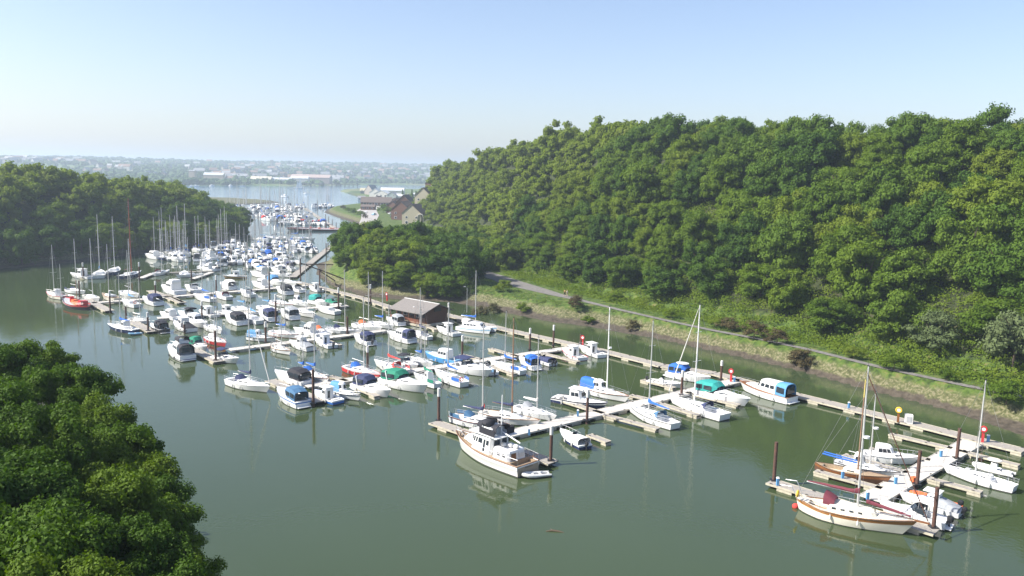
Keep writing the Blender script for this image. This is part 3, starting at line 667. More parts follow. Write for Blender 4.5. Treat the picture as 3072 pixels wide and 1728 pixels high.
def outboard(root, x, y=0, z=.25, k=1.0, m=None):
    b = MB(); rings = []
    for zz, a, c in ((.28, .14, .10), (.40, .22, .16), (.62, .24, .17), (.76, .20, .14), (.80, .10, .08)):
        rings.append([(x - .1 * k + sx * a * k, y + sy * c * k, z + zz * k) for sx, sy in ((-1, -.6), (-.6, -1), (.6, -1), (1, -.6), (1, .6), (.6, 1), (-.6, 1), (-1, .6))])
    b.loft(rings); b.box((x - .05 * k, y, z + .0), (.14 * k, .10 * k, .6 * k)); b.box((x + .1 * k, y, z + .2 * k), (.12, .2 * k, .3 * k)); b.box((x - .08 * k, y, z - .28 * k), (.4 * k, .2 * k, .03))
    b.build('outboard_motor', m or BLACK, root)
def mast_set(root, xm, zm, H, L, hb, sz, X, o, xb=None, mizzen=False):
    r = .095 * (H / 11) ** .5; b = MB(); mm = o.get('mastm', ALU)
    rk = -.006 * H
    b.tube([(xm, 0, zm - .1), (xm + rk * .5, 0, zm + H * .5), (xm + rk, 0, zm + H)], [r, r * .92, r * .62], 7)
    m = b.build('mast', mm, root)
    if o.get('spread', 1):
        for f in ((.42, .72) if H > 11 else (.55,)):
            s = MB(); z = zm + H * f; w_ = .85 if f < .6 else .6
            s.tube([(xm + rk * f - .08, -w_, z + .06), (xm + rk * f, 0, z), (xm + rk * f - .08, w_, z + .06)], .028, 4); s.build('spreader', mm, m)
    if o.get('radar') and not mizzen:
        s = MB(); s.tube([(xm + .3, 0, zm + H * .5), (xm + .3, 0, zm + H * .5 + .2)], .28, 10); s.tube([(xm, 0, zm + H * .5), (xm + .3, 0, zm + H * .5)], .03, 4); s.build('radar', WHITE, m)
    s = MB(); s.box((xm + rk, 0, zm + H + .05), (.22, .10, .08)); s.tube([(xm + rk, 0, zm + H), (xm + rk - .05, 0, zm + H + .55)], .012, 4); s.build('masthead_fitting', BLACK, m)
    bl = o.get('boom', L * .34) * (.6 if mizzen else 1); zb = zm + o.get('bz', .95)
    s = MB(); s.tube([(xm - .1, 0, zb), (xm - bl, 0, zb + .12)], .055, 6); s.build('boom', mm, root)
    if o.get('cover'):
        s = MB(); K = 9; rings = []
        for i in range(K + 1):
            t = i / K; x = xm + .1 - (bl * .98 + .1) * t; hh = .30 * (1 - t) ** .8 + .10 + .025 * math.sin(i * 2.3); ww = .17 * (1 - t) + .07
            if i == 0: hh = .75; ww = .15
            rings.append([(x, ww * math.cos(a), zb + .12 * t + .02 + hh * (.5 + .5 * math.sin(a))) for a in [2 * math.pi * q / 8 for q in range(8)]])
        s.loft(rings); s.build('sail_cover', C[o['cover']], root, smooth=True)
    # standing rigging
    s = MB(); top = (xm + rk, 0, zm + H); wr = .013
    if not mizzen: s.tube([top, (X(1.0) - .05, 0, sz(1) + .05)], wr, 4)
    s.tube([top, (X(0) + .1, 0, sz(0) + .1)], wr, 4)
    tm = max(.05, min(.95, (xm + L / 2) / L))
    for y in (-1, 1):
        q = (xm - .15, y * hb(tm) * .95, sz(tm)); mid = (xm + rk * .55 - .06, y * .75, zm + H * .55); s.tube([top, mid, q], wr, 4); s.tube([(xm + rk * .5, 0, zm + H * .53), (q[0] + .4, q[1], q[2])], wr, 4)
    s.build('rigging', WIRE, root)
    if o.get('jib') and not mizzen:
        s = MB(); A = Vector((X(1.0) - .12, 0, sz(1) + .5)); T = Vector(top) * .96 + A * .04; s.tube([A, A.lerp(T, .3), T], [.075, .085, .03], 6); s.build('furled_foresail', C[o['jib']], root, smooth=True)
def base(kind, p, L, o, label, group, name):
    return empty(name, p, o['rz'], label, 'sailing boat' if kind in ('sail', 'ws', 'gaff') else 'boat', group)
def b_sail(root, L, o):
    B = o.get('B', L * .31 if L < 10 else L * .29); k = L / 9.0; fb, fm, fs = 1.15 * k ** .6, .88 * k ** .6, .92 * k ** .6
    hm = o.get('hull', WHITE); h = MB(); c = (.06, .30, .62)
    hb, sz, X = hull(h, L, B, fb, fm, fs, tw=o.get('tw', .62), rake=.16, full=.95, rr=.02 if not o.get('dbl') else .05, dbl=o.get('dbl', False), zs=(.12, .80, .92), nst=14)
    h.build('hull', [o.get('boot', BOOT), hm, o.get('stripe', hm)], root, smooth=True)
    d = MB(); deck(d, L, hb, sz, X, c, .45); d.build('deck', [o.get('deck', WHITE), o.get('sole', LGREY)], root)
    x0, x1 = X(.32), X(.74); zc = sz(.5) - .03; wh = o.get('wheelhouse')
    cb = MB(); F = house(cb, x0, x1, B * .62, B * .34, zc, zc + .42 * k ** .5, .5, .05, .10, z0f=sz(.72) - .03)
    cb.build('cabin', o.get('cabin', WHITE), root)
    if not o.get('lod'):
        for s in ('p', 's'):
            for u in o.get('ports', ((.12, .34), (.42, .64))): part_windows(root, F, [(s, u[0], u[1], .35, .78)])
        hatch = MB(); hatch.box((X(.66), 0, zc + .47 * k ** .5 + .05), (.5, .5, .06)); hatch.box((X(.82), 0, sz(.82) + .03), (.5, .5, .06)); hatch.build('hatch', GREY, root)
    else: part_windows(root, F, [('p', .15, .6, .35, .75), ('s', .15, .6, .35, .75)])
    zt = zc + .45 * k ** .5
    if wh:
        w2 = MB(); F2 = house(w2, X(.30), X(.50), B * .60, B * .50, sz(.4) - .05, sz(.4) + 1.45, .35, .12, .12); w2.build('wheelhouse', WHITE, root)
        part_windows(root, F2, [('p', .08, .46, .52, .88), ('p', .54, .94, .52, .88), ('s', .08, .46, .52, .88), ('s', .54, .94, .52, .88), ('f', -.1, .48, .5, .9), ('f', .52, 1.1, .5, .9)])
    if o.get('hood'):
        s = MB(); hood(s, x0 - .35, x0 + .65, B * .6, B * .5, zc + .2, zt + .62, zt + .12); s.build('spray_hood', C[o['hood']], root, smooth=True)
    if o.get('canopy'):
        s = MB(); hood(s, X(.04), x0 + .3, B * .62, B * .6, sz(.15), zt + .95, zt + .9); s.build('canopy', C[o['canopy']], root, smooth=True)
    if o.get('dodger'):
        for y in (-1, 1):
            s = MB(); ya = y * hb(.12) * .97; s.add([(X(.03), y * hb(.03) * .96, sz(.03) + .08), (X(.22), y * hb(.22) * .96, sz(.22) + .08), (X(.22), y * hb(.22) * .96, sz(.22) + .58), (X(.03), y * hb(.03) * .96, sz(.03) + .58)], [(0, 1, 2, 3)]); s.build('dodger', C[o['dodger']], root)
    if not o.get('nomast'):
        H = o.get('mast', L * 1.32); mast_set(root, X(.56), zt if .56 < .74 else sz(.56), H, L, hb, sz, X, o)
        if o.get('ketch'): mast_set(root, X(.14), sz(.14), H * .66, L, hb, sz, X, {**o, 'radar': 0, 'jib': 0}, mizzen=True)
    if not o.get('lod'):
        rails(root, L, hb, sz, X, .0, .98, .55, 7); s = MB()
        s.tube([(X(.02), -hb(.02) * .9, sz(0)), (X(0) - .05, -hb(.02) * .9, sz(0) + .65), (X(0) - .05, hb(.02) * .9, sz(0) + .65), (X(.02), hb(.02) * .9, sz(0))], .018, 4); s.build('stern_rail', STEEL, root)
        s = MB(); s.torus((X(.12), 0, sz(.1) + .35), .3, .02, 'x', 12, 4); s.tube([(X(.13), 0, sz(.1) - .4), (X(.12), 0, sz(.1) + .35)], .05, 5); s.build('steering_wheel', STEEL, root)
        for y in (-1, 1):
            s = MB(); s.box((X(.36), y * B * .2, zt + .02), (.16, .16, .14)); s.build('winch', STEEL, root)
        if o.get('fend', 1): fenders(root, L, hb, sz, X, (.3, .5), m=o.get('fm'))
        if o.get('ring'):
            s = MB(); s.torus((X(0) + .05, hb(.02) * .6, sz(0) + .5), .3, .07, 'x', 14, 6); s.build('lifebuoy', C[o['ring']], root)
    if o.get('rub'): 
        s = MB()
        for y in (-1, 1): s.tube([(X(t), y * (hb(t) + .015), sz(t) - .02) for t in [i / 12 for i in range(12)] + [.985]], .045, 5)
        s.build('rubbing_strake', o['rub'], root, smooth=True)
    return hb, sz, X
def b_motor(root, L, o):
    st = o.get('style', 'sport'); B = o.get('B', L * .34 if L > 7 else L * .37); k = (L / 8.0) ** .6
    fb, fm, fs = 1.35 * k, 1.05 * k, .95 * k
    if st in ('open', 'pilot'): fb, fm, fs = 1.15 * k, .78 * k, .72 * k
    if st == 'cabin': fb, fm, fs = 1.35 * k, 1.0 * k, .9 * k
    hm = o.get('hull', WHITE); h = MB()
    hb, sz, X = hull(h, L, B, fb, fm, fs, tw=.88, rake=.17, full=.62, zs=(.10, o.get('sz0', .55), o.get('sz1', .78)), nst=14, draft=.4)
    h.build('hull', [o.get('boot', BOOT), hm, o.get('stripe', hm)], root, smooth=True)
    ck = {'sport': (.06, .46, .74), 'fly': (.05, .24, .74), 'pilot': (.05, .42, .8), 'open': (.06, .60, .78), 'cabin': (.04, .26, .76)}[st]
    d = MB(); deck(d, L, hb, sz, X, ck, .5 * k); d.build('deck', [o.get('deck', WHITE), o.get('sole', LGREY)], root)
    lod = o.get('lod')
    if st == 'sport':
        cb = MB(); F = house(cb, X(.44), X(.86), B * .72, B * .30, sz(.5) - .06, sz(.5) + .42 * k, .9, .0, .16, z0f=sz(.84) - .04); cb.build('cabin', WHITE, root)
        part_windows(root, F, [('p', .2, .62, .35, .75), ('s', .2, .62, .35, .75)])
        s = MB(); xa, za = X(.46), sz(.5) + .36 * k; wy = B * .36
        s.add([(xa - .7, -wy, za - .2), (xa + .35, -wy * .85, za), (xa + .75, 0, za + .02), (xa + .35, wy * .85, za), (xa - .7, wy, za - .2), (xa - .8, -wy * .92, za + .38), (xa - .05, -wy * .75, za + .55), (xa + .25, 0, za + .58), (xa - .05, wy * .75, za + .55), (xa - .8, wy * .92, za + .38)], [(0, 1, 6, 5), (1, 2, 7, 6), (2, 3, 8, 7), (3, 4, 9, 8)]); s.build('windscreen', GLASS, root)
        zt = za + .55
        if o.get('canopy'):
            s = MB(); z1 = zt + .55; xr = X(.07) if not o.get('bimini') else X(.2)
            s2 = MB()
            rr = [[(x, y * w_, z) for y, z in ((-1, zb), (-.98, zb + (zt_ - zb) * .62), (-.8, zt_ - .03), (0, zt_ + .08), (.8, zt_ - .03), (.98, zb + (zt_ - zb) * .62), (1, zb), (.9, zb), (.88, zb + (zt_ - zb) * .6), (.72, zt_ - .09), (0, zt_ + .0), (-.72, zt_ - .09), (-.88, zb + (zt_ - zb) * .6), (-.9, zb))] for x, w_, zb, zt_ in ((xr, B * .40, sz(.08) + .03 if not o.get('bimini') else z1 - .35, z1 - .35), (X(.2), B * .42, sz(.2) + .03 if not o.get('bimini') else z1 - .3, z1 - .02), (X(.42), B * .41, (sz(.4) + .25) if not o.get('bimini') else z1 - .25, z1), (X(.50), B * .34, za + .35 if not o.get('bimini') else z1 - .25, zt + .05 if not o.get('bimini') else z1 - .08))]
            s.loft(rr, True); s.build('canopy', C[o['canopy']], root)
            if not lod and not o.get('bimini'):
                for y in (-1, 1):
                    for (ta, tb) in ((.09, .22), (.25, .41)):
                        s = MB(); s.add([(X(ta), y * B * .425, sz(ta) + .38), (X(tb), y * B * .435, sz(tb) + .38), (X(tb), y * B * .425, z1 - .45), (X(ta), y * B * .41, z1 - .55)], [(0, 1, 2, 3)]); s.build('canopy_window', GLASS, root)
                s = MB(); s.add([(xr - .02, -B * .3, sz(.08) + .35), (xr - .02, B * .3, sz(.08) + .35), (xr - .02, B * .28, z1 - .55), (xr - .02, -B * .28, z1 - .55)], [(0, 1, 2, 3)]); s.build('canopy_window', GLASS, root)
        elif not lod:
            for y in (-1, 1):
                s = MB(); s.box((X(.40), y * B * .2, sz(.4) - .15), (.5, .5, .55)); s.box((X(.40) - .22, y * B * .2, sz(.4) + .25), (.1, .5, .4)); s.build('seat', OFFW, root)
            s = MB(); s.box((X(.11), 0, sz(.1) - .2), (.55, B * .6, .4)); s.build('seat', OFFW, root)
        if o.get('arch'):
            s = MB(); s.tube([(X(.26), -B * .46, sz(.2)), (X(.20), -B * .42, sz(.2) + 1.3), (X(.19), 0, sz(.2) + 1.45), (X(.20), B * .42, sz(.2) + 1.3), (X(.26), B * .46, sz(.2))], .09, 6); s.build('radar_arch', WHITE, root)
        if o.get('hardtop'):
            s = MB(); s.ball((X(.36), 0, zt + .72), (L * .15, B * .36, .1), n=12, m=5); s.build('hard_top', WHITE, root, smooth=True)
            s = MB()
            for y in (-1, 1):
                for xx in (.3, .44): s.tube([(X(xx), y * B * .3, sz(.4)), (X(xx - .02), y * B * .28, zt + .7)], .03, 5)
            s.build('top_frame', STEEL, root)
        s = MB(); s.box((X(0) - .25, 0, .22), (.6, B * .7, .08)); s.build('swim_platform', WHITE, root)
    elif st in ('pilot',):
        xa = X(.40); cb = MB(); F0 = house(cb, X(.44), X(.84), B * .66, B * .30, sz(.55) - .05, sz(.55) + .32 * k, .6, 0, .1, z0f=sz(.82) - .04); cb.build('cabin', WHITE, root)
        w2 = MB(); zw = sz(.45) - .3; F = house(w2, X(.36), X(.62), B * .66, B * .60, zw, zw + 1.85 * k, .45, -.02, .10); w2.build('wheelhouse', o.get('cabin', WHITE), root)
        part_windows(root, F, [('p', .08, .48, .56, .88), ('p', .54, .94, .56, .88), ('s', .08, .48, .56, .88), ('s', .54, .94, .56, .88), ('f', -.15, .31, .55, .88), ('f', .34, .66, .55, .88), ('f', .69, 1.15, .55, .88), ('r', .15, .5, .12, .85)])
        s = MB(); s.box((X(.485), 0, zw + 1.88 * k + .05), (L * .27, B * .62, .07)); s.build('roof', WHITE, root)
        if not lod:
            s = MB(); s.tube([(X(.45), .2, zw + 1.9 * k), (X(.44), .2, zw + 1.9 * k + 1.4)], .015, 4); s.build('aerial', WIRE, root)
            s = MB(); s.box((X(.12), 0, sz(.1) - .1), (.5, B * .55, .35)); s.build('locker', OFFW, root)
        if o.get('cockcover'):
            s = MB(); hood(s, X(.03), X(.37), B * .84, B * .66, sz(.1), sz(.1) + .25, sz(.3) + .9); s.build('cockpit_cover', C[o['cockcover']], root, smooth=True)
    elif st == 'open':
        s = MB(); s.box((X(.42), 0, sz(.4) + .05), (.7, .75, .95), top=.85); s.build('console', OFFW, root)
        s = MB(); s.panel([(X(.42) + .3, -.36, sz(.4) + .5), (X(.42) + .3, .36, sz(.4) + .5), (X(.42) + .05, .32, sz(.4) + .95), (X(.42) + .05, -.32, sz(.4) + .95)], 0, 1, 0, 1, .01); s.build('windscreen', GLASS, root)
        for t in (.14, .28): s = MB(); s.box((X(t), 0, sz(t) - .15), (.4, B * .6, .3)); s.build('seat', o.get('seatm', OFFW), root)
        if o.get('canopy'):
            s = MB(); hood(s, X(.06), X(.62), B * .86, B * .74, sz(.2), sz(.2) + .75, sz(.2) + .45); s.build('boat_cover', C[o['canopy']], root, smooth=True)
    elif st in ('cabin', 'fly'):
        a0 = .24; cb = MB(); F0 = house(cb, X(.55), X(.88), B * .70, B * .28, sz(.6) - .05, sz(.6) + .38 * k, .7, 0, .12, z0f=sz(.86) - .04); cb.build('fore_cabin', WHITE, root)
        part_windows(root, F0, [('p', .15, .6, .35, .75), ('s', .15, .6, .35, .75)])
        w2 = MB(); zw = sz(.4) - .1; F = house(w2, X(a0), X(.64), B * .74, B * .64, zw, zw + 1.5 * k, .65, .05, .13); w2.build('saloon', o.get('cabin', WHITE), root)
        part_windows(root, F, [(s_, a, c, .48, .84) for s_ in ('p', 's') for a, c in ((.05, .32), (.37, .64), (.69, .93))] + [('f', -.2, .3, .45, .85), ('f', .34, .66, .45, .85), ('f', .7, 1.2, .45, .85)])
        zr = zw + 1.52 * k
        if st == 'fly':
            s = MB(); F3 = house(s, X(.22), X(.50), B * .62, B * .50, zr, zr + .55 * k, .35, .1, .08, crown=-.05); s.build('flybridge', WHITE, root)
            if o.get('canopy'):
                s = MB(); hood(s, X(.20), X(.47), B * .60, B * .52, zr + .45 * k, zr + 1.35, zr + 1.05); s.build('flybridge_cover', C[o['canopy']], root, smooth=True)
            else:
                s = MB(); s.tube([(X(.24), -B * .3, zr), (X(.22), -B * .27, zr + 1.2), (X(.22), B * .27, zr + 1.2), (X(.24), B * .3, zr)], .06, 6); s.build('radar_arch', WHITE, root)
        if o.get('aft'):
            s = MB(); hood(s, X(.04), X(a0) + .15, B * .82, B * .74, sz(.1) + .02, zr + (.1 if st == 'fly' else .2), zr + .1); s.build('aft_canopy', C[o['aft']], root, smooth=True)
            s = MB(); s.add([(X(.04) - .02, -B * .28, sz(.1) + .4), (X(.04) - .02, B * .28, sz(.1) + .4), (X(.04) - .02, B * .25, zr - .35), (X(.04) - .02, -B * .25, zr - .35)], [(0, 1, 2, 3)]); s.build('canopy_window', GLASS, root)
            for y in (-1, 1):
                s = MB(); s.add([(X(.07), y * B * .415, sz(.1) + .4), (X(a0) - .1, y * B * .39, sz(.1) + .45), (X(a0) - .1, y * B * .37, zr - .35), (X(.07), y * B * .40, zr - .4)], [(0, 1, 2, 3)]); s.build('canopy_window', GLASS, root)
        s = MB(); s.box((X(0) - .22, 0, .25), (.5, B * .75, .08)); s.build('swim_platform', WHITE, root)
    if o.get('rub'):
        s = MB()
        for y in (-1, 1): s.tube([(X(t), y * (hb(t) + .01), sz(t) - .03) for t in [i / 12 for i in range(12)] + [.985]], .05, 5)
        s.build('rubbing_strake', o['rub'], root, smooth=True)
    if not lod:
        rails(root, L, hb, sz, X, .5, .985, .5, 6, two=False)
        if o.get('fend', 1): fenders(root, L, hb, sz, X, (.25, .55), m=o.get('fm'))
    if o.get('ob'): outboard(root, X(0) - .18, 0, .35, 1.0 + .25 * (L > 6)); 
    if o.get('ob2'): outboard(root, X(0) - .18, .35, .35); outboard(root, X(0) - .18, -.35, .35)
    return hb, sz, X
def b_rib(root, L, o):
    B = L * .42; s = MB(); r = L * .065; m = o.get('tube', LGREY); P = []
    for i in range(17):
        t = i / 16 * 2 - 1; y = sgn(t) * min(1, (1 - abs(t)) * 3.4) ** .75 * (B / 2 - r) if abs(t) < 1 else 0
    pts = [(-L / 2, -B / 2 + r, .28)] + [(-L / 2 + L * .62, -B / 2 + r, .30), (L * .32, -B * .30, .36), (L * .45, -B * .14, .42), (L * .49, 0, .45), (L * .45, B * .14, .42), (L * .32, B * .30, .36), (-L / 2 + L * .62, B / 2 - r, .30), (-L / 2, B / 2 - r, .28)]
    s.tube(pts, [r * .6] + [r] * 7 + [r * .6], 9); s.build('inflatable_tube', m, root, smooth=True)
    s = MB(); s.add([(-L * .45, -B * .36, .16), (L * .2, -B * .36, .18), (L * .42, 0, .24), (L * .2, B * .36, .18), (-L * .45, B * .36, .16), (-L * .45, 0, -.15), (L * .3, 0, -.1)], [(0, 1, 2, 3, 4), (0, 5, 6, 1), (1, 6, 2), (4, 3, 6, 5), (3, 2, 6)]); s.box((-L * .43, 0, .3), (.06, B * .6, .3)); s.build('floor', GREY, root)
    for x in ((-.12, .14) if L > 2.6 else (0,)): s = MB(); s.box((x * L, 0, .38), (.25, B * .66, .05)); s.build('seat', o.get('seatm', OFFW), root)
    if o.get('ob'): outboard(root, -L * .47, 0, .3, .8 if L < 4.5 else 1.1)
    if o.get('console'): s = MB(); s.box((0, 0, .75), (.8, .7, .9), top=.7); s.ball((0, 0, 1.5), (.8, .6, .16), n=10, m=5); s.build('covered_console', C['white'], root)
def b_cat(root, L, o):
    B = 4.0
    for y in (-1, 1):
        h = MB(); hb, sz, X = hull(h, L, 1.25, 1.25, .95, .85, tw=.7, rake=.1, full=.8, zs=(.1, .55, .75))
        h.v = [(a, b_ + y * 1.35, c) for a, b_, c in h.v]; h.build('hull', [BOOT, WHITE, SKYB], root, smooth=True)
        d = MB(); deck(d, L, hb, sz, X); d.v = [(a, b_ + y * 1.35, c) for a, b_, c in d.v]; d.build('deck', WHITE, root)
    s = MB(); s.box((-L * .03, 0, .85), (L * .78, 2.8, .3)); s.build('bridge_deck', WHITE, root)
    s = MB(); F = house(s, X(.16), X(.74), 3.2, 2.5, .98, 1.95, .9, .1, .18); s.build('cabin', WHITE, root)
    part_windows(root, F, [(q, a, a + .16, .4, .8) for q in 'ps' for a in (.08, .28, .48, .68)] + [('f', a, a + .26, .4, .82) for a in (.04, .37, .7)])
    s = MB(); hood(s, X(.15), X(.32), 2.6, 2.4, 1.9, 2.6, 2.3); s.build('spray_hood', C['white'], root)
    mast_set(root, X(.48), 2.0, 11.0, L, lambda t: 1.9, sz, X, {'cover': 'blue', 'boom': 3.6, 'bz': .9}); rails(root, L, lambda t: 1.9, sz, X, .1, .9, .5, 6)
def b_trawler(root, L, o):
    B = 4.1; h = MB(); hb, sz, X = hull(h, L, B, 2.15, 1.35, 1.30, tw=.86, rake=.13, full=.66, zs=(.14, .55, .60), nst=18, draft=.5)
    h.build('hull', [BOOT, WHITE, LGREY], root, smooth=True)
    d = MB(); deck(d, L, hb, sz, X, (.03, .12, .8), .35, lip=.12); d.build('deck', [TEAK, TEAK], root)
    s = MB()
    for y in (-1, 1): s.tube([(X(t), y * (hb(t) + .02), sz(t)) for t in [i / 14 for i in range(14)] + [.985]], .05, 6)
    s.tube([(X(0), -hb(0), sz(0)), (X(0), hb(0), sz(0))], .05, 6); s.build('cap_rail', WOOD, root, smooth=True)
    s = MB(); s.box((X(0) - .01, 0, .62), (.03, B * .80, .95)); s.build('transom_panel', mat('weathered_teak', (.34, .27, .19), .7, scale=6), root)
    s = MB(); F = house(s, X(.15), X(.40), 2.9, 3.0, 1.15, 2.35, .1, .12, .10); s.build('aft_cabin', WHITE, root)
    part_windows(root, F, [(q, a, a + .2, .52, .82) for q in 'ps' for a in (.14, .5)]); s = MB(); s.panel(F['r'], .1, .42, .2, .9, .02); s.build('aft_door', WOOD, root)
    s = MB(); s.panel(F['r'], .58, .95, .35, .8, .05); s.build('locker', OFFW, root)
    s = MB(); F = house(s, X(.40), X(.70), 3.1, 2.9, 1.3, 3.45, .55, -.12, .14); s.build('saloon', WHITE, root)
    part_windows(root, F, [(q, a, c, .55, .86) for q in 'ps' for a, c in ((.06, .22), (.46, .70), (.75, .84), (.89, .97))] + [('f', -.1, .3, .55, .86), ('f', .34, .66, .55, .86), ('f', .7, 1.1, .55, .86), ('r', .1, .45, .55, .88), ('r', .55, .9, .55, .88)])
    for q in 'ps': s = MB(); s.panel(F[q], .27, .38, .12, .86, .03); s.build('saloon_door', GLASS, root)
    s = MB(); s.box((X(.50), 0, 3.52), (L * .38, 3.3, .1)); s.build('saloon_roof', WHITE, root)
    s = MB(); F3 = house(s, X(.64), X(.86), 2.6, 1.5, 1.65, 2.25, .5, 0, .1, z0f=1.8); s.build('fore_cabin', WHITE, root); part_windows(root, F3, [('p', .3, .6, .35, .7), ('s', .3, .6, .35, .7)])
    s = MB(); F4 = house(s, X(.42), X(.60), 2.5, 2.2, 3.55, 4.3, .25, .0, .05, crown=-.1); s.build('flybridge', WHITE, root)
    s = MB()
    for y in (-1, 1): s.panel([(X(.34), y * 1.55, 3.6), (X(.56), y * 1.5, 3.6), (X(.56), y * 1.5, 4.35), (X(.34), y * 1.55, 4.35)], 0, 1, 0, 1, .03)
    s.panel([(X(.34), -1.5, 3.6), (X(.34), -.4, 3.6), (X(.34), -.4, 4.35), (X(.34), -1.5, 4.35)], 0, 1, 0, 1, .03); s.build('side_screen', C['black'], root)
    s = MB(); hood(s, X(.36), X(.46), 2.3, 1.6, 3.9, 4.75, 4.5); s.build('seat_cover', C['black'], root, smooth=True)
    s = MB(); s.ball((X(.54), .3, 4.55), (.75, .9, .45), n=9, m=6); s.build('console_cover', C['black'], root, smooth=True)
    s = MB(); hood(s, X(.55), X(.62), 2.6, 2.4, 4.1, 4.9, 4.7); s.build('folded_bimini', C['black'], root, smooth=True)
    s = MB(); s.tube([(X(.385), 0, 2.3), (X(.38), 0, 8.2)], [.11, .06], 7); mm = s.build('mast', WHITE, root); s = MB(); s.tube([(X(.37), 0, 3.9), (X(.10), .2, 3.4)], .08, 6); s.build('boom', WHITE, root)
    s = MB(); s.tube([(X(.40), 0, 5.5), (X(.58), .1, 5.0)], .14, 6); s.build('rolled_sail', C['black'], root, smooth=True)
    s = MB(); s.torus((X(.62), -1.62, 3.75), .32, .09, 'y', 14, 6); s.build('lifebuoy', mat('yellow_lifebuoy', (.75, .50, .05), .6), root)
    rails(root, L, hb, sz, X, .0, .98, .75, 12, r=.022, two=False); s = MB()
    s.tube([(X(0), -hb(0) * .95, 2.05), (X(0), hb(0) * .95, 2.05)], .035, 5); s.build('stern_rail', WOOD, root)
    s = MB(); s.box((X(.54), -1.96, 2.36), (2.6, .03, .42)); nb = s.build('name_board', BLACK, root)
    text('ROSANNA', (X(.54), -1.985, 2.36), (R(90), 0, 0), .34, WHITE, nb)
    text('ROSANNA', (X(0) - .14, 0, 1.02), (R(90), 0, R(-90)), .22, BLACK, root, 'stern_lettering')
    for k in range(3): s = MB(); s.ball((X(.2 + .06 * k), .3 * k - .3, 2.6), (.42, .3, .26), n=8, m=6); s.build('deck_bundle', OFFW, root, smooth=True)
    s = MB(); s.torus((X(.88), .5, 2.1), .28, .07, 'x', 12, 6); s.build('fender_ring', BLACK, root)
def text(body, loc, rot, size, m, parent, name='lettering'):
    c = bpy.data.curves.new(name, 'FONT'); c.body = body; c.size = size; c.align_x = 'CENTER'; c.align_y = 'CENTER'; c.extrude = .008; c.space_character = 1.15
    t_ = bpy.data.objects.new(name, c); COL.objects.link(t_); bpy.context.view_layer.update()
    me = bpy.data.meshes.new_from_object(t_); bpy.data.objects.remove(t_); me.materials.clear(); me.materials.append(m)
    o = bpy.data.objects.new(name, me); COL.objects.link(o); o.parent = parent; o.location = loc; o.rotation_euler = rot; KIDS.setdefault(parent.name, []).append(o); return o
def b_classic(root, L, o):
    B = 3.4; h = MB(); hb, sz, X = hull(h, L, B, 1.75, 1.15, 1.35, tw=.6, rake=.20, full=.85, rr=.04, zs=(.10, .66, .92), nst=18, draft=.5, dbl=True)
    h.build('hull', [BOOT, CREAM, mat('varnished_band', (.34, .15, .045), .35)], root, smooth=True)
    d = MB(); deck(d, L, hb, sz, X, (.12, .30, .6), .45, lip=.10); d.build('deck', [CREAM, TEAK], root)
    s = MB()
    for y in (-1, 1): s.tube([(X(t), y * (hb(t) + .01), sz(t)) for t in [i / 14 for i in range(1, 14)] + [.985]], .05, 6)
    s.build('cap_rail', WOOD, root, smooth=True)
    s = MB(); F = house(s, X(.30), X(.72), 2.1, 1.5, 1.05, 1.72, .3, .05, .08, z0f=1.2); s.build('cabin', CREAM, root)
    part_windows(root, F, [(q, a, a + .10, .4, .75) for q in 'ps' for a in (.06, .27, .48, .69)])
    s = MB(); hood(s, X(.26), X(.36), 2.0, 1.8, 1.6, 2.6, 2.1); s.build('spray_hood', C['maroon'], root, smooth=True)
    mast_set(root, X(.55), 1.72, 14.0, L, hb, sz, X, {'cover': 'maroon', 'boom': 4.9, 'bz': 1.3, 'radar': 1})
    s = MB(); s.tube([(X(.62), 0, 2.5), (X(.95), 0, 2.0)], [.20, .10], 7); s.build('staysail_cover', C['maroon'], root, smooth=True)
    s = MB(); s.box((X(1) + .35, 0, 1.72), (1.2, .3, .10)); s.build('bowsprit', WOOD, root)
    s = MB(); s.tube([(X(1) + .8, 0, 1.9), (X(.55) - .2, 0, 15.2)], .055, 5); s.build('furled_foresail', RUST, root)
    rails(root, L, hb, sz, X, .04, .96, .6, 9, r=.02); s = MB()
    for y in (-.9, .9): s.tube([(X(.04), y, 1.3), (X(0) - .2, y, 2.6), (X(0) - 1.3, y, 2.5)], .045, 5)
    s.build('davit', STEEL, root)
    s = MB(); s.torus((X(.03), -.7, 1.9), .3, .09, 'x', 12, 6); s.build('lifebuoy', mat('yellow_lifebuoy', (.75, .50, .05), .6), root)
    fenders(root, L, hb, sz, X, (.35, .6), z=.7)
def b_tug(root, L, o):
    B = L * .33; h = MB(); hb, sz, X = hull(h, L, B, 1.9, 1.1, 1.3, tw=.6, rake=.08, full=.6, zs=(.10, .60, .90), nst=16, dbl=True); h.build('hull', [BOOT, BLACK, RED], root, smooth=True)
    d = MB(); deck(d, L, hb, sz, X, None, 0, lip=.35); d.build('deck', GREY, root)
    s = MB(); s.tube([(X(.66), 0, .9), (X(.66), 0, 2.3)], .5, 12); s.build('capstan', RED, root)
    s = MB(); s.box((X(.54), 0, 1.3), (1.6, 1.4, .9), top=.8); s.box((X(.36), 0, 1.2), (2.4, 2.0, .7), top=.9); s.build('deck_house', ORANGE, root)
    s = MB(); s.box((X(.18), 0, 1.5), (1.6, 1.8, 1.1), top=.9); s.build('winch_house', RED, root)
    s = MB(); s.tube([(X(.45), 0, 1), (X(.45), 0, 6.5)], .08, 6); s.build('mast', MASTW, root); rails(root, L, hb, sz, X, .05, .95, .5, 8)
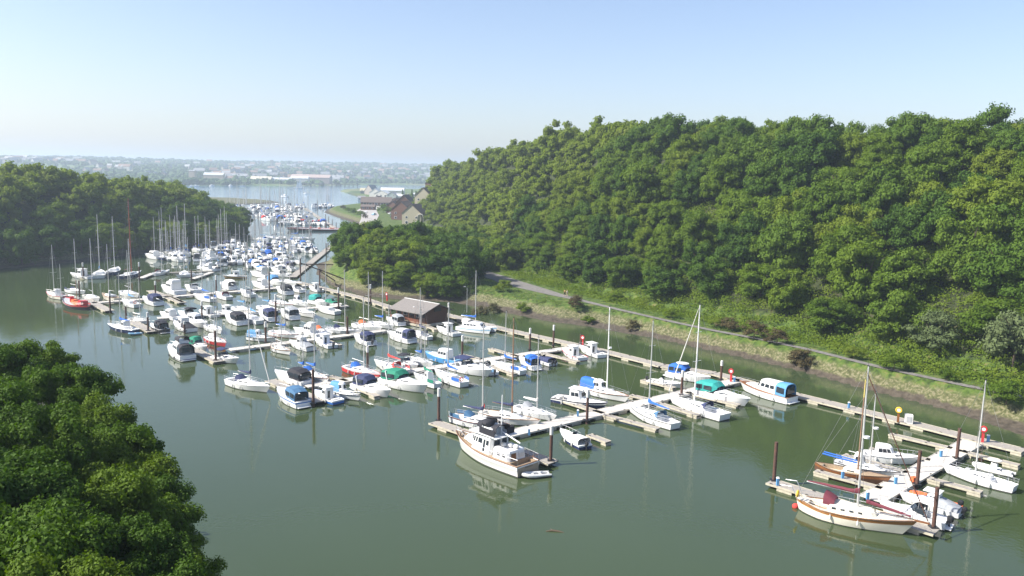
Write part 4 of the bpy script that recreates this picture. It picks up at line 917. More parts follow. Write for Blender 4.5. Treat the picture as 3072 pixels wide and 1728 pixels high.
def b_gaff(root, L, o):
    B = L * .28; h = MB(); hb, sz, X = hull(h, L, B, 1.25, .8, .95, tw=.5, rake=.12, full=.85, zs=(.08, .55, .85), dbl=True); h.build('hull', [BOOT, o.get('hull', BLACK), WOOD], root, smooth=True)
    d = MB(); deck(d, L, hb, sz, X, (.12, .42, .62), .4); d.build('deck', [TEAK, CREAM], root); s = MB(); F = house(s, X(.42), X(.66), B * .5, B * .4, .8, 1.15, .2, 0, .05); s.build('cabin', CREAM, root); part_windows(root, F, [('p', .2, .7, .3, .7), ('s', .2, .7, .3, .7)])
    s = MB(); s.tube([(X(.6), 0, .8), (X(.6), 0, o.get('mast', 9.5))], [.11, .07], 7); m = s.build('mast', MASTW, root); s = MB(); s.tube([(X(.6), 0, o.get('mast', 9.5)), (X(.6), 0, o.get('mast', 9.5) + 2)], [.07, .05], 6); s.build('topmast', mat('yellow_spar', (.62, .50, .15), .5), m)
    s = MB(); s.tube([(X(.58), 0, 1.9), (X(.1), 0, 2.1)], .10, 6); s.tube([(X(.58), 0, 2.15), (X(.12), 0, 2.35)], .08, 6); s.build('furled_sail', C[o.get('cover', 'blue')], root, smooth=True)
    s = MB(); tp = (X(.6), 0, o.get('mast', 9.5)); 
    for q in ((X(1), 0, sz(1)), (X(.5), hb(.5), sz(.5)), (X(.5), -hb(.5), sz(.5)), (X(.02), 0, sz(0))): s.tube([tp, q], .014, 4)
    s.build('rigging', WIRE, root)
BUILD = {'sail': b_sail, 'ws': b_sail, 'motor': b_motor, 'rib': b_rib, 'cat': b_cat, 'trawler': b_trawler, 'classic': b_classic, 'tug': b_tug, 'gaff': b_gaff}
NAME = {'sail': 'sailing_boat', 'ws': 'motor_sailer', 'motor': 'motor_boat', 'rib': 'inflatable_boat', 'cat': 'catamaran', 'trawler': 'motor_yacht', 'classic': 'classic_yacht', 'tug': 'work_boat', 'gaff': 'gaff_cutter'}
CATS = {'sail': 'sailing boat', 'ws': 'sailing boat', 'motor': 'motor boat', 'rib': 'inflatable boat', 'cat': 'catamaran', 'trawler': 'motor yacht', 'classic': 'yacht', 'tug': 'work boat', 'gaff': 'sailing boat'}
def boat(q, s, b_, kind, label, group=None, Lr=None, **o):
    A = Z(q, *s); Bp = Z(q, *b_); d = Bp - A; L = d.length; rz = math.atan2(d.y, d.x)
    lo, hi = Lr or ({'sail': (6.5, 12), 'ws': (7, 11), 'motor': (5, 10.5), 'rib': (2.2, 5.5)}.get(kind, (6, 16)))
    c = (A + Bp) / 2; L = min(hi, max(lo, L))
    D = math.hypot(c.x, c.y)
    if D > 190 and 'lod' not in o: o['lod'] = 1
    root = empty(NAME[kind], c, rz, label, CATS[kind], group)
    if kind == 'ws': o['wheelhouse'] = 1
    BUILD[kind](root, L, o); return root
G1, G2, G3 = 'boats at the nearest right-hand walkway', 'boats at the middle walkway', 'boats in the crowded middle rows'
# nearest walkway, lower right
boat(1, (470, 1035), (1120, 1195), 'classic', 'cream classic yacht with varnished rail and maroon sail covers, nearest at lower right', Lr=(10.8, 11.6))
boat(1, (1310, 1130), (975, 1045), 'motor', 'white cabin boat with round white hardtop beside the cream yacht', G1, style='sport', hardtop=1, ob=1, Lr=(6.2, 7))
boat(1, (1435, 1065), (1075, 965), 'motor', 'white wheelhouse boat with dark grey cockpit cover beside the orange inflatable', G1, style='pilot', cockcover='grey', ob=1, Lr=(6, 6.8))
boat(1, (1445, 1030), (1150, 945), 'rib', 'orange inflatable boat with black outboard at the lower right', G1, tube=ORANGE, ob=1, Lr=(4.8, 5.6))
boat(1, (1765, 905), (1360, 790), 'sail', 'white sloop without sail cover moored right of the near walkway', G1, spread=0, mast=10.5, Lr=(7.6, 8.4), boom=2.5)
boat(1, (1770, 810), (1570, 760), 'rib', 'white inflatable with white covered console behind the right-hand sloop', G1, console=1, tube=OFFW, Lr=(4.2, 5))
boat(1, (870, 700), (1145, 735), 'motor', 'white cabin cruiser with beige cockpit cover left of the near walkway', G1, style='cabin', Lr=(6.2, 7), rub=GREY)
boat(1, (690, 755), (1040, 830), 'ws', 'white motor sailer with small wheelhouse beside the wooden gaff cutter', G1, mast=8.5, radar=1, Lr=(7, 7.8), rub=BLACK)
boat(1, (560, 775), (965, 870), 'gaff', 'dark wooden gaff cutter with blue furled sail and tan deck', G1, Lr=(8.2, 9), hull=mat('dark_planking', (.10, .05, .03), .4))
# middle-right walkway
boat(2, (838, 1085), (325, 880), 'trawler', 'large white motor yacht with black canvas flybridge and name board, bottom centre', Lr=(12.4, 13.2))
boat(2, (1030, 1100), (820, 1120), 'rib', 'small pale grey inflatable tender behind the large motor yacht', tube=LGREY, Lr=(2.9, 3.2))
boat(2, (285, 680), (720, 770), 'sail', 'white sloop with blue spray hood and navy sail cover beside large motor yacht', G2, cover='navy', hood='steelblue', hull=WHITE, stripe=BLUE, dodger='steelblue', rub=WOOD, mast=12.5, Lr=(9, 10))
boat(2, (520, 650), (940, 730), 'sail', 'white yacht with brown mast and dark blue sail cover, teak trim', G2, cover='navy', mastm=MASTW, rub=WOOD, deck=CREAM, mast=13, Lr=(9, 10), ring='red')
boat(2, (775, 600), (1075, 690), 'sail', 'small white sloop with white sail cover behind the brown-masted yacht', G2, cover='white', canopy=None, hood='grey', mast=10, Lr=(7.5, 8.5))
boat(2, (1065, 520), (1475, 595), 'motor', 'navy-hulled cabin boat with white louvred cabin beside the tall-masted motor sailer', G2, style='pilot', hull=NAVY, stripe=WHITE, rub=BLACK, Lr=(7.6, 8.6))
boat(2, (1285, 440), (1645, 545), 'ws', 'white motor sailer with bright blue canopy and thick white mast', G2, canopy='blue', mast=12.5, radar=1, rub=WOOD, mastm=WHITE, Lr=(8.5, 9.5))
boat(2, (1790, 385), (2060, 430), 'motor', 'low white open boat with black outboard and console near the cruiser', G2, style='open', ob=1, Lr=(5.5, 6.5))
boat(2, (1950, 330), (2265, 395), 'motor', 'white sports cruiser with blue rear canopy and white hardtop at long walkway', G2, style='sport', canopy='blue', hardtop=1, Lr=(7.8, 8.8))
boat(2, (2140, 465), (2600, 585), 'motor', 'white cruiser with teal green canopy near the red lifebuoy post', G2, style='sport', canopy='teal', Lr=(8.4, 9.4))
boat(1, (395, 350), (20, 245), 'motor', 'varnished-deck classic cruiser with pale blue canopy alongside the long walkway', G2, style='cabin', deck=WOOD, rub=WOOD, aft='lblue', sole=WOOD, Lr=(8.8, 9.8))
boat(2, (2020, 755), (1595, 590), 'sail', 'white ketch-sterned sloop with bright blue sail cover and slate spray hood', G2, cover='blue', hood='steelblue', mast=12.5, rub=BLACK, Lr=(8.8, 9.8), boom=4)
boat(2, (2390, 680), (1930, 530), 'sail', 'modern white yacht with navy spray hood and furled foresail, sugar-scoop stern', G2, hood='navy', jib='white', mast=14, tw=.8, Lr=(9.5, 10.5), mastm=WHITE)
boat(2, (1330, 915), (1085, 775), 'motor', 'small navy-bottomed cuddy boat under a pale cover with black outboard', G2, style='open', canopy='white', hull=NAVY, stripe=WHITE, sz0=.62, sz1=.99, ob=1, Lr=(5.4, 6))
boat(2, (1310, 225), (1100, 145), 'motor', 'white fishing boat with red waterline panel, left of a pair on the walkway', G2, style='pilot', Lr=(6, 7), boot=BOOTR, hull=WHITE, rub=RED)
boat(2, (1465, 205), (1225, 120), 'motor', 'white pilothouse boat with red marking, right of a pair by the long walkway', G2, style='pilot', Lr=(6.5, 7.5), rub=GREY)
boat(2, (820, 325), (560, 250), 'sail', 'white sloop with bright blue sail cover and blue cockpit dodgers', G2, cover='blue', dodger='blue', mast=9, Lr=(7.5, 8.5))
boat(2, (940, 295), (780, 220), 'motor', 'small white cruiser with bright blue canopy beside two outboards', G2, style='sport', canopy='blue', Lr=(5.6, 6.4))
boat(2, (1055, 255), (880, 200), 'motor', 'white boat with flat navy cover and twin outboards', G2, style='open', canopy='navy', ob2=1, Lr=(5.5, 6.5))
boat(2, (260, 270), (600, 350), 'motor', 'long white sports cruiser with open navy bimini', G2, style='sport', canopy='navy', bimini=1, arch=1, Lr=(8, 9))
boat(2, (610, 335), (475, 265), 'motor', 'small open boat with blue interior and outboard beside navy bimini cruiser', G2, style='open', ob=1, sole=mat('blue_interior', (.10, .24, .5), .6), seatm=SKYB, Lr=(5, 5.6))
boat(2, (320, 245), (60, 190), 'motor', 'light blue cabin cruiser with white coachroof', G2, style='cabin', hull=mat('sky_blue_hull', (.08, .30, .62), .3), deck=SKYB, Lr=(7.5, 8.5))
# fourth walkway, front row (zoom 3)
boat(3, (125, 650), (520, 745), 'sail', 'white racing yacht with dark letters on its side and navy sail cover', G3, cover='navy', hood='navy', jib='white', mast=12, Lr=(8.6, 9.4), boom=2.8)
boat(3, (870, 900), (560, 745), 'motor', 'white cruiser with blue striped hull and navy canopy, nearest in its row', G3, style='sport', canopy='steelblue', stripe=BLUE, sz0=.70, sz1=.88, Lr=(7.4, 8.2))
boat(3, (880, 680), (560, 590), 'motor', 'white cruiser with tall black framed canopy behind the navy-canopied one', G3, style='sport', canopy='black', Lr=(7.4, 8.4))
boat(3, (800, 560), (1090, 665), 'sail', 'white ketch with blue sail covers on two booms', G3, cover='blue', hood='blue', ketch=1, mast=9.5, rub=WOOD, Lr=(7.6, 8.6), boom=2.6)
boat(3, (1180, 850), (930, 760), 'motor', 'small blue-hulled fishing boat with brown wheelhouse interior', G3, style='pilot', hull=BLUE, stripe=WHITE, sz0=.6, sz1=.97, Lr=(5.6, 6.4))
boat(3, (1130, 745), (1385, 820), 'ws', 'small white cabin boat with light blue tent aft, no mast', G3, nomast=1, canopy='lblue', rub=BLACK, Lr=(6.4, 7.2))
boat(3, (1350, 690), (1680, 795), 'motor', 'white sports cruiser with slate canopy and navy waterline next to the green canopy', G3, style='sport', canopy='navy', boot=NAVY, Lr=(8, 9), arch=1)
boat(3, (1620, 640), (2040, 750), 'motor', 'large white sports cruiser with dark green canopy', G3, style='sport', canopy='green', Lr=(9, 10), arch=1)
boat(3, (2145, 700), (1890, 590), 'ws', 'small white motor sailer with green dodgers and furled green cover', G3, cover='green', dodger='green', mast=8, Lr=(6.5, 7.4))
boat(3, (2400, 690), (2090, 560), 'sail', 'white yacht with blue cockpit cloths and a red ring on the stern', G3, dodger='blue', ring='red', mast=11, cover='blue', Lr=(8.2, 9.2), boom=3)
boat(3, (1250, 520), (1590, 620), 'sail', 'red-hulled yacht with a row of white fenders', G3, hull=RED, stripe=WHITE, hood='blue', mast=11.5, Lr=(8.2, 9.2), cover=None)
boat(3, (1830, 570), (1515, 470), 'sail', 'white yacht with red sail cover and red spray hood', G3, cover='red', hood='red', dodger='red', mast=10, Lr=(8.2, 9), boom=3.4)
boat(3, (1760, 465), (1940, 520), 'motor', 'white speedboat with black folded bimini behind the red-covered yacht', G3, style='sport', canopy='black', bimini=1, Lr=(5.6, 6.4))
boat(3, (1850, 430), (2090, 500), 'sail', 'small white sloop beside light blue cruiser, bare boom', G3, mast=8.5, cover='blue', boom=1.6, Lr=(6.8, 7.6))
boat(3, (1890, 260), (1645, 195), 'motor', 'white cruiser with domed navy rear canopy on the third walkway', G3, style='cabin', aft='navy', stripe=GREY, Lr=(7.4, 8.4))
boat(3, (2070, 235), (1870, 165), 'sail', 'small white yacht with navy hood left of the fishing boat', G3, hood='navy', cover='navy', mast=9, Lr=(6.6, 7.4))
boat(3, (2325, 195), (2120, 135), 'motor', 'white fishing boat with small wheelhouse near the wooden office', G3, style='pilot', Lr=(6.5, 7.5))
boat(4, (-60, 500), (285, 545), 'cat', 'white catamaran with long cabin windows and blue sail cover', Lr=(8.5, 9))
boat(3, (1520, 290), (1310, 215), 'motor', 'white cruiser with rounded navy cover and black outboard', G3, style='sport', canopy='navy', ob=1, Lr=(6.2, 7))
boat(3, (1070, 150), (1400, 175), 'sail', 'broad white yacht with navy hood in front of the orange-hooded one', G3, hood='navy', mast=12, Lr=(8, 9))
boat(3, (1330, 100), (1600, 150), 'sail', 'white yacht with orange spray hood', G3, hood='orange', mast=11, Lr=(7.5, 8.5))
boat(3, (1500, 85), (1700, 125), 'sail', 'white yacht right of the orange-hooded one', G3, mast=11, cover='blue', Lr=(7.5, 8.5))
boat(3, (1800, 95), (1630, 45), 'motor', 'small white cruiser below the wooden office wall', G3, style='sport', canopy='grey', Lr=(5.5, 6.5))
boat(3, (930, 150), (1120, 200), 'sail', 'low white boat with rolled orange sail along its boom', G3, nomast=1, Lr=(6, 7), cover=None, hood='orange')
boat(3, (1000, 205), (740, 160), 'motor', 'white twin-level cruiser beside the boat with orange sail roll', G3, style='fly', Lr=(7.5, 8.5))
boat(3, (540, 175), (775, 215), 'sail', 'white yacht with red waterline and blue sail cover', G3, cover='blue', stripe=RED, mast=11, Lr=(7.8, 8.6), boom=2.6, boot=BOOTR)
boat(3, (335, 225), (555, 245), 'ws', 'white cabin boat with round portholes and pale blue top', G3, nomast=1, canopy='lblue', Lr=(6.5, 7.4), rub=BLACK)
boat(3, (520, 310), (735, 385), 'sail', 'small cream double-ended sailing boat moored at third walkway', G3, dbl=1, rub=WOOD, deck=CREAM, mast=8.5, cover=None, Lr=(6.3, 7))
boat(3, (930, 340), (690, 270), 'motor', 'white wheelhouse boat with grey dinghy across its stern', G3, style='pilot', cockcover='grey', Lr=(6.6, 7.4))
boat(3, (1150, 320), (920, 235), 'motor', 'white wheelhouse fishing boat with blue cockpit gear', G3, style='pilot', ob=1, sole=BLUE, Lr=(6.6, 7.4))
boat(3, (10, 420), (185, 455), 'motor', 'white speedboat with navy bimini behind a pile on the left rows', G3, style='sport', canopy='navy', bimini=1, Lr=(6, 7))
boat(5, (1740, 1420), (1430, 1260), 'motor', 'white flybridge cruiser with black canopies and hanging black fenders', G3, style='fly', canopy='black', aft='black', stripe=NAVY, sz0=.2, sz1=.3, fm=BLACK, Lr=(8.4, 9.4))
boat(5, (1850, 1150), (2150, 1265), 'sail', 'dark red-hulled sloop with white deck', G3, hull=RED, stripe=WHITE, mast=9, Lr=(7.5, 8.3), hood='white', spread=0, cover=None)
boat(5, (1720, 1235), (1890, 1290), 'motor', 'small white dinghy-like cruiser with green cover beside red-hulled sloop', G3, style='sport', canopy='green', Lr=(5, 5.6))
# left cluster
boat(5, (1085, 1085), (835, 1040), 'ws', 'navy-hulled motor sailer with white wheelhouse and red ensign', 'boats on the left tier', hull=NAVY, boot=BOOT, stripe=WHITE, cover='blue', rub=WHITE, mast=10.5, Lr=(9, 10), lod=0)
boat(5, (1155, 1100), (1065, 1110), 'rib', 'tiny blue and white tender astern of the navy-hulled motor sailer', tube=SKYB, Lr=(2.5, 2.8))
boat(5, (1440, 1095), (1270, 1030), 'motor', 'boat wrapped in a big black cover at the end of its pontoon', G3, style='sport', canopy='black', hull=BLACK, ob=1, Lr=(6, 7), lod=0)
boat(5, (1085, 970), (1235, 990), 'sail', 'small pale sloop beside the black-covered boat', G3, mast=8.5, deck=CREAM, Lr=(6.3, 7), lod=0)
boat(5, (620, 850), (310, 755), 'tug', 'black work boat with red bulwark and orange deck gear', Lr=(11, 13.5))
boat(5, (325, 720), (145, 680), 'ws', 'red and cream ketch farthest left at the end of the tier', 'boats on the left tier', ketch=1, hull=CREAM, stripe=RED, mast=12, Lr=(9, 10), lod=0, rub=RED)
boat(5, (390, 640), (550, 665), 'sail', 'white sloop with navy dodgers behind the orange work boat', 'boats on the left tier', dodger='navy', mast=13, Lr=(8, 9))
boat(5, (560, 700), (735, 755), 'sail', 'dusty cream sloop right of the orange work boat', 'boats on the left tier', deck=CREAM, mast=14, Lr=(8, 9), boom=2.5)
boat(5, (925, 745), (735, 690), 'sail', 'cream yacht with pointed bow showing left and a brown deck', 'boats on the left tier', deck=TEAK, mast=12.5, hull=CREAM, Lr=(8.5, 9.5))
boat(5, (960, 660), (1155, 710), 'sail', 'broad white sloop with sloping boom behind the blue-topped yacht', 'boats on the left tier', mast=13.5, Lr=(9, 10))
boat(5, (1140, 815), (955, 755), 'sail', 'white yacht with pale blue cover and tall cluttered stern', 'boats on the left tier', cover='lblue', mast=12, Lr=(8.5, 9.5), ring='orange', lod=0)
boat(5, (1400, 800), (1165, 730), 'motor', 'grey-covered cruiser with dark navy arch cover', 'boats on the left tier', style='sport', canopy='navy', Lr=(8, 9))
boat(5, (1630, 680), (1375, 610), 'motor', 'big white flybridge cruiser with wide dark windows and blue side cloth', 'boats on the left tier', style='fly', Lr=(10, 11.5), lod=0)
boat(5, (1830, 660), (1630, 600), 'motor', 'white cruiser with rounded deck beside the big flybridge cruiser', 'boats on the left tier', style='sport', Lr=(8, 9), arch=1)
boat(5, (1955, 750), (1740, 700), 'sail', 'white sloop with bright blue covers on a long reaching hull', G3, cover='blue', dodger='blue', mast=13, Lr=(9, 10))
boat(5, (2140, 730), (1965, 680), 'sail', 'white yacht with red-brown cockpit, right of the blue-covered sloop', G3, hood='maroon', mast=12, Lr=(8, 9))
boat(5, (640, 500), (400, 470), 'motor', 'white motor boat with flat grey hardtop at far left of upper tier', 'boats on the upper tier', style='pilot', Lr=(9, 10))
boat(5, (705, 510), (740, 425), 'sail', 'large white yacht seen from astern with a walk-through transom', 'boats on the upper tier', mast=17, tw=.85, Lr=(11, 13), cover='steelblue')
boat(5, (830, 465), (935, 400), 'sail', 'navy-sided white yacht pointing away on the upper tier', 'boats on the upper tier', hull=NAVY, mast=16, Lr=(11, 13))
boat(5, (955, 500), (1170, 450), 'sail', 'dark cluttered yacht with red-brown mast, tallest of the upper tier', 'boats on the upper tier', hull=NAVY, mast=22, mastm=mat('red_brown_mast', (.35, .10, .05), .5), Lr=(12, 14), cover=None)
boat(5, (1310, 465), (1480, 430), 'sail', 'white yacht with brown folded awning beside the slanting pontoon', 'boats on the upper tier', mast=13, hood='maroon', Lr=(9, 10))
boat(5, (1640, 505), (1640, 420), 'sail', 'white round-sterned yacht seen from behind near the second slanting pontoon', 'boats on the upper tier', mast=13, Lr=(9, 10), tw=.8)
boat(5, (1800, 400), (1950, 355), 'motor', 'white stepped cruiser on the slanting pontoon', 'boats on the upper tier', style='fly', Lr=(8, 9))
boat(5, (1380, 285), (1215, 260), 'motor', 'tall white wheelhouse cruiser showing two square windows', 'boats on the upper tier', style='cabin', Lr=(10, 11))
boat(5, (1500, 305), (1400, 270), 'sail', 'grey yacht moored right of the tall wheelhouse cruiser', 'boats on the upper tier', mast=13, Lr=(8, 9), hull=OFFW)
boat(5, (1600, 325), (1600, 280), 'sail', 'white round-bowed yacht head-on in the upper tier', 'boats on the upper tier', mast=13, Lr=(8, 9))
boat(5, (1780, 320), (1780, 270), 'motor', 'white boat with dark arched opening in the upper tier', 'boats on the upper tier', style='cabin', aft='navy', Lr=(8, 9))
boat(5, (1960, 290), (1880, 270), 'motor', 'boxy white cruiser with high flybridge top in the upper tier', 'boats on the upper tier', style='fly', canopy='white', Lr=(9, 10))
# rows left of centre
M = [(5, (1560, 945), (1385, 905), 'motor', 'white cabin cruiser with plain hardtop, left end of the inner row', dict(style='cabin')),
     (5, (1740, 930), (1600, 900), 'motor', 'white sports boat with small black bimini in the inner row', dict(style='sport', canopy='black', bimini=1)),
     (5, (1970, 915), (1810, 875), 'motor', 'white boat with rounded wheelhouse and band of dark glass', dict(style='pilot')),
     (5, (1740, 1085), (1515, 1000), 'motor', 'white wheelhouse boat with dark aft cockpit beside a capped pile', dict(style='pilot', cockcover='black')),
     (5, (1680, 975), (1885, 1040), 'motor', 'white cruiser with sloping windscreen panes in the inner row', dict(style='cabin')),
     (5, (1900, 1040), (2040, 1100), 'sail', 'narrow white sloop beside the steep red-hulled one', dict(mast=9)),
     (6, (750, 940), (945, 980), 'motor', 'white pilothouse cruiser with green-tinted windows', dict(style='pilot', boot=BOOTR)),
     (6, (1030, 1085), (800, 1000), 'motor', 'white cruiser with dark olive canopy and wide square stern', dict(style='sport', canopy='black')),
     (6, (1200, 1070), (1010, 985), 'sail', 'white yacht with pale blue boom cover and brown hatch', dict(cover='lblue', mast=10)),
     (6, (1370, 1045), (1170, 960), 'motor', 'white and navy cruiser with large rounded navy canopy', dict(style='sport', canopy='navy', hull=WHITE, boot=NAVY)),
     (6, (1605, 1030), (1400, 940), 'motor', 'white cruiser with grey sloping canopy and square stern', dict(style='sport', canopy='grey')),
     (6, (1580, 930), (1810, 1005), 'sail', 'white yacht with a black line under its deck edge', dict(stripe=BLACK, mast=12)),
     (6, (2040, 960), (1800, 900), 'sail', 'white yacht with green cover left of a capped pile', dict(cover='green', mast=10.5)),
     (6, (1320, 840), (1560, 890), 'sail', 'white yacht with red and white trim moored mid-row', dict(stripe=RED, mast=13)),
     (6, (1540, 830), (1720, 880), 'ws', 'small white wheelhouse boat with blue roof rack', dict(nomast=1)),
     (6, (1750, 830), (1940, 870), 'motor', 'white open boat with teal green canopy', dict(style='sport', canopy='teal')),
     (6, (1950, 850), (2060, 880), 'motor', 'small boat under a green cover beside a capped pile', dict(style='open', canopy='green')),
     (6, (940, 910), (1100, 945), 'sail', 'white sloop with blue cover behind olive-canopied cruiser', dict(cover='lblue', mast=9)),
     (6, (1210, 900), (1370, 935), 'sail', 'white sloop with blue and white striped cover', dict(cover='lblue', mast=9)),
     (6, (1140, 785), (960, 710), 'sail', 'white yacht with navy cockpit and small wooden tender astern', dict(hood='navy', mast=13)),
     (6, (870, 805), (700, 745), 'sail', 'white yacht with red-brown cockpit cushions', dict(hood='maroon', mast=12)),
     (6, (935, 700), (740, 640), 'motor', 'white cruiser with rounded cream hood in the upper row', dict(style='sport', canopy='white')),
     (6, (1300, 680), (1100, 640), 'motor', 'high white cruiser with two windscreen panes on the fifth walkway', dict(style='cabin')),
     (6, (1550, 755), (1350, 690), 'motor', 'white boat with red bow patches and dark aft cover', dict(style='sport', canopy='black')),
     (6, (1645, 715), (1540, 690), 'motor', 'small white boat with flat top near the white cross pontoon', dict(style='sport', hardtop=1)),
     (6, (1855, 715), (1730, 680), 'motor', 'small white cabin boat at the elbow of the long walkway', dict(style='pilot', ob=1)),
     (6, (1440, 610), (1595, 650), 'sail', 'white yacht moored beside the brown slanting walkway', dict(mast=11)),
     (6, (1310, 610), (1430, 650), 'motor', 'small white boat with blue cover behind a dark pile', dict(style='sport', canopy='lblue')),
     (6, (1290, 560), (1090, 530), 'motor', 'broad white cruiser with wrap of pale cabin glass', dict(style='fly', aft=None, Lr=(9, 10.5))),
     (6, (1010, 560), (830, 560), 'motor', 'brown-hulled boat with white wheelhouse and dark glass', dict(style='pilot', hull=mat('tan_hull', (.42, .24, .08), .4), stripe=WHITE, sz0=.7, sz1=.97)),
     (6, (1440, 500), (1320, 480), 'motor', 'white boat with rounded top beside the cross pontoon', dict(style='cabin')),
     (6, (1500, 545), (1320, 535), 'motor', 'low white boat under the rounded-top one', dict(style='sport', arch=1)),
     (6, (1240, 470), (1140, 450), 'motor', 'boat with bright blue canvas cover in the busy middle', dict(style='open', canopy='blue')),
     (6, (690, 490), (540, 475), 'motor', 'white cruiser with stepped deck beside a slanting pontoon', dict(style='fly')),
     (6, (500, 545), (350, 555), 'sail', 'white round-hulled yacht facing the viewer', dict(mast=11)),
     (6, (740, 480), (670, 460), 'motor', 'boat under a domed beige cover', dict(style='open', canopy='white'))]
for q, s, b_, kd_, lab, o in M:
    Lr = o.pop('Lr', None) or ((8, 10) if kd_ == 'sail' else (7, 8.8))
    boat(q, s, b_, kd_, lab, G3, Lr=Lr, **o)
# the upper middle rows, one prototype copied
PR = {}
far_root = []
def proto(key):
    if key in PR: return PR[key], False
    r = empty({'s': 'sailing_boat', 'm': 'motor_boat'}[key[0]], (0, 0, 0), 0, 'x', {'s': 'sailing boat', 'm': 'motor boat'}[key[0]])
    opt = {'s0': dict(mast=11), 's1': dict(mast=12, cover='blue'), 's2': dict(mast=10, hood='navy', cover='navy'), 's3': dict(mast=13, hull=NAVY, stripe=WHITE), 's4': dict(mast=11, cover='lblue', hood='blue'),
           'm0': dict(style='sport', canopy='navy'), 'm1': dict(style='cabin'), 'm2': dict(style='pilot'), 'm3': dict(style='sport', canopy='blue'), 'm4': dict(style='fly'), 'm5': dict(style='sport', canopy='white'), 'm6': dict(style='cabin', aft='steelblue'), 'm7': dict(style='sport', canopy='red')}[key]
    (b_sail if key[0] == 's' else b_motor)(r, 8.5, dict(lod=1, **opt)); PR[key] = r; return r, True
KDESC = {'s0': 'white sloop', 's1': 'white sloop with blue sail cover', 's2': 'white sloop with navy hood', 's3': 'navy-hulled sloop', 's4': 'white sloop with pale blue cover',
         'm0': 'motor boat with navy canopy', 'm1': 'white cabin cruiser', 'm2': 'white wheelhouse boat', 'm3': 'motor boat with blue canopy', 'm4': 'white flybridge cruiser', 'm5': 'motor boat under pale cover', 'm6': 'cabin cruiser with slate aft canopy', 'm7': 'motor boat with red canopy'}
def row(q, a, b_, n, keys, where, group, face, Ls=(7, 9.5), seed=1):
    rg = random.Random(seed); A = Z(q, *a); Bp = Z(q, *b_); items = []
    for i in range(n):
        p = A.lerp(Bp, (i + .5 + rg.uniform(-.22, .22)) / n) + Vector((0, rg.uniform(-2.5, 2.5), 0)); k = keys[rg.randrange(len(keys))]; items.append((p, k))
    seen = {}
    for p, k in items: seen.setdefault(k, []).append(p)
    cnt = {}
    for p, k in items:
        L = rg.uniform(*Ls); rz = face + rg.uniform(-.16, .16) + (math.pi if rg.random() < .4 else 0)
        cnt[k] = cnt.get(k, 0) + 1
        lab = KDESC[k] + (', the only one' if len(seen[k]) == 1 else ', %s from left' % ORD[cnt[k] - 1]) + ', ' + where.replace('the ', '')
        r, new = proto(k); s = L / 8.5; sz_ = s * (rg.uniform(.85, 1.4) if k[0] == 's' else 1)
        if new: r.location = p; r.rotation_euler = (0, 0, rz); r.scale = (s, s, sz_); r['label'] = lab; r['group'] = group
        else: copy_tree(r, p, rz, (s, s, sz_), lab, group)
MIX = ['s0', 's0', 's1', 's3', 's2', 'm0', 'm1', 'm2', 'm3', 'm4', 'm5', 's4', 'm6']; MS = ['s0', 's1', 's2', 's3', 's4', 's0']
GU = 'boats packed in the upper middle rows'
FA = math.atan2(-1, .45)
row(6, (120, 360), (420, 375), 6, ['s0', 's1', 's3', 'm1'], 'shadowed row under left bank', GU, FA, seed=3)
row(6, (600, 330), (960, 330), 7, MIX, 'row behind the domed beige cover', GU, FA, seed=4)
row(6, (780, 395), (1250, 400), 8, MIX, 'the row above the brown-hulled boat', GU, FA, seed=5)
row(6, (960, 330), (1560, 335), 11, MIX, 'the row level with the wooden booms', GU, FA, seed=6)
row(6, (1270, 405), (1620, 405), 7, MIX, 'the row left of the brown walkway', GU, FA, seed=7)
row(6, (560, 275), (1180, 270), 10, MIX, 'upper third row, left half', GU, FA, seed=8)
row(6, (1200, 275), (1850, 280), 11, MIX, 'upper third row, right half', GU, FA, seed=9)
row(6, (930, 240), (1780, 232), 11, MIX, 'the fourth row behind', GU, FA, seed=10)
row(6, (1330, 185), (1760, 190), 7, MS, 'topmost row above brown walkway', GU, FA, seed=12)
row(6, (60, 325), (430, 318), 6, MS + ['m1'], 'rear row under left bank', GU, FA, (8, 11), seed=31)
row(6, (180, 285), (560, 280), 6, MS, 'rearmost row under left bank', GU, FA, (8, 11), seed=32)
row(6, (1030, 440), (1310, 445), 5, MIX, 'row right of bright blue cover', GU, FA, (7, 9), seed=33)
row(6, (1420, 440), (1560, 470), 3, MIX, 'short row left of brown walkway foot', GU, FA, (7, 9), seed=34)
row(6, (560, 425), (820, 420), 4, MIX, 'row above slanting pontoon', GU, FA, (7, 9), seed=35)
row(6, (640, 232), (930, 228), 5, MIX, 'row at left bank point', GU, FA, (8, 11), seed=36)
row(6, (1180, 150), (1700, 158), 7, MS, 'last row before open channel', GU, R(-10), (9, 12), seed=37)
row(6, (1150, 210), (1780, 212), 8, MIX, 'fifth row behind', GU, FA, (8, 11), seed=38)
GF = 'boats in the far marina basin'; FF = R(-70)
RW = [((190, 290), (1100, 300), 12), ((170, 345), (1000, 350), 14), ((130, 425), (700, 455), 12), ((740, 400), (1400, 400), 12), ((740, 455), (1800, 470), 19), ((820, 530), (1700, 545), 16), ((1160, 600), (2050, 620), 19), ((1050, 330), (1620, 340), 9), ((1000, 270), (1650, 275), 10), ((1780, 280), (2200, 275), 9)]
WN = ['the back row of the far basin', 'the second row of the far basin', 'left front row of far basin', 'the third row of the far basin', 'the fourth row of the far basin', 'the fifth row of the far basin', 'the front row of the far basin', 'short inner row of far basin', 'short back row of far basin', 'the outer row beyond the far basin']
for i, (a, b_, n) in enumerate(RW): row(9, a, b_, n, MIX + (['m7'] if i in (5, 6) else []), WN[i], GF, FF, (9, 13), seed=20 + i)
boat(9, (2180, 720), (1720, 720), 'tug', 'long dark barge with cluttered white deck in front of far basin', Lr=(38, 46))
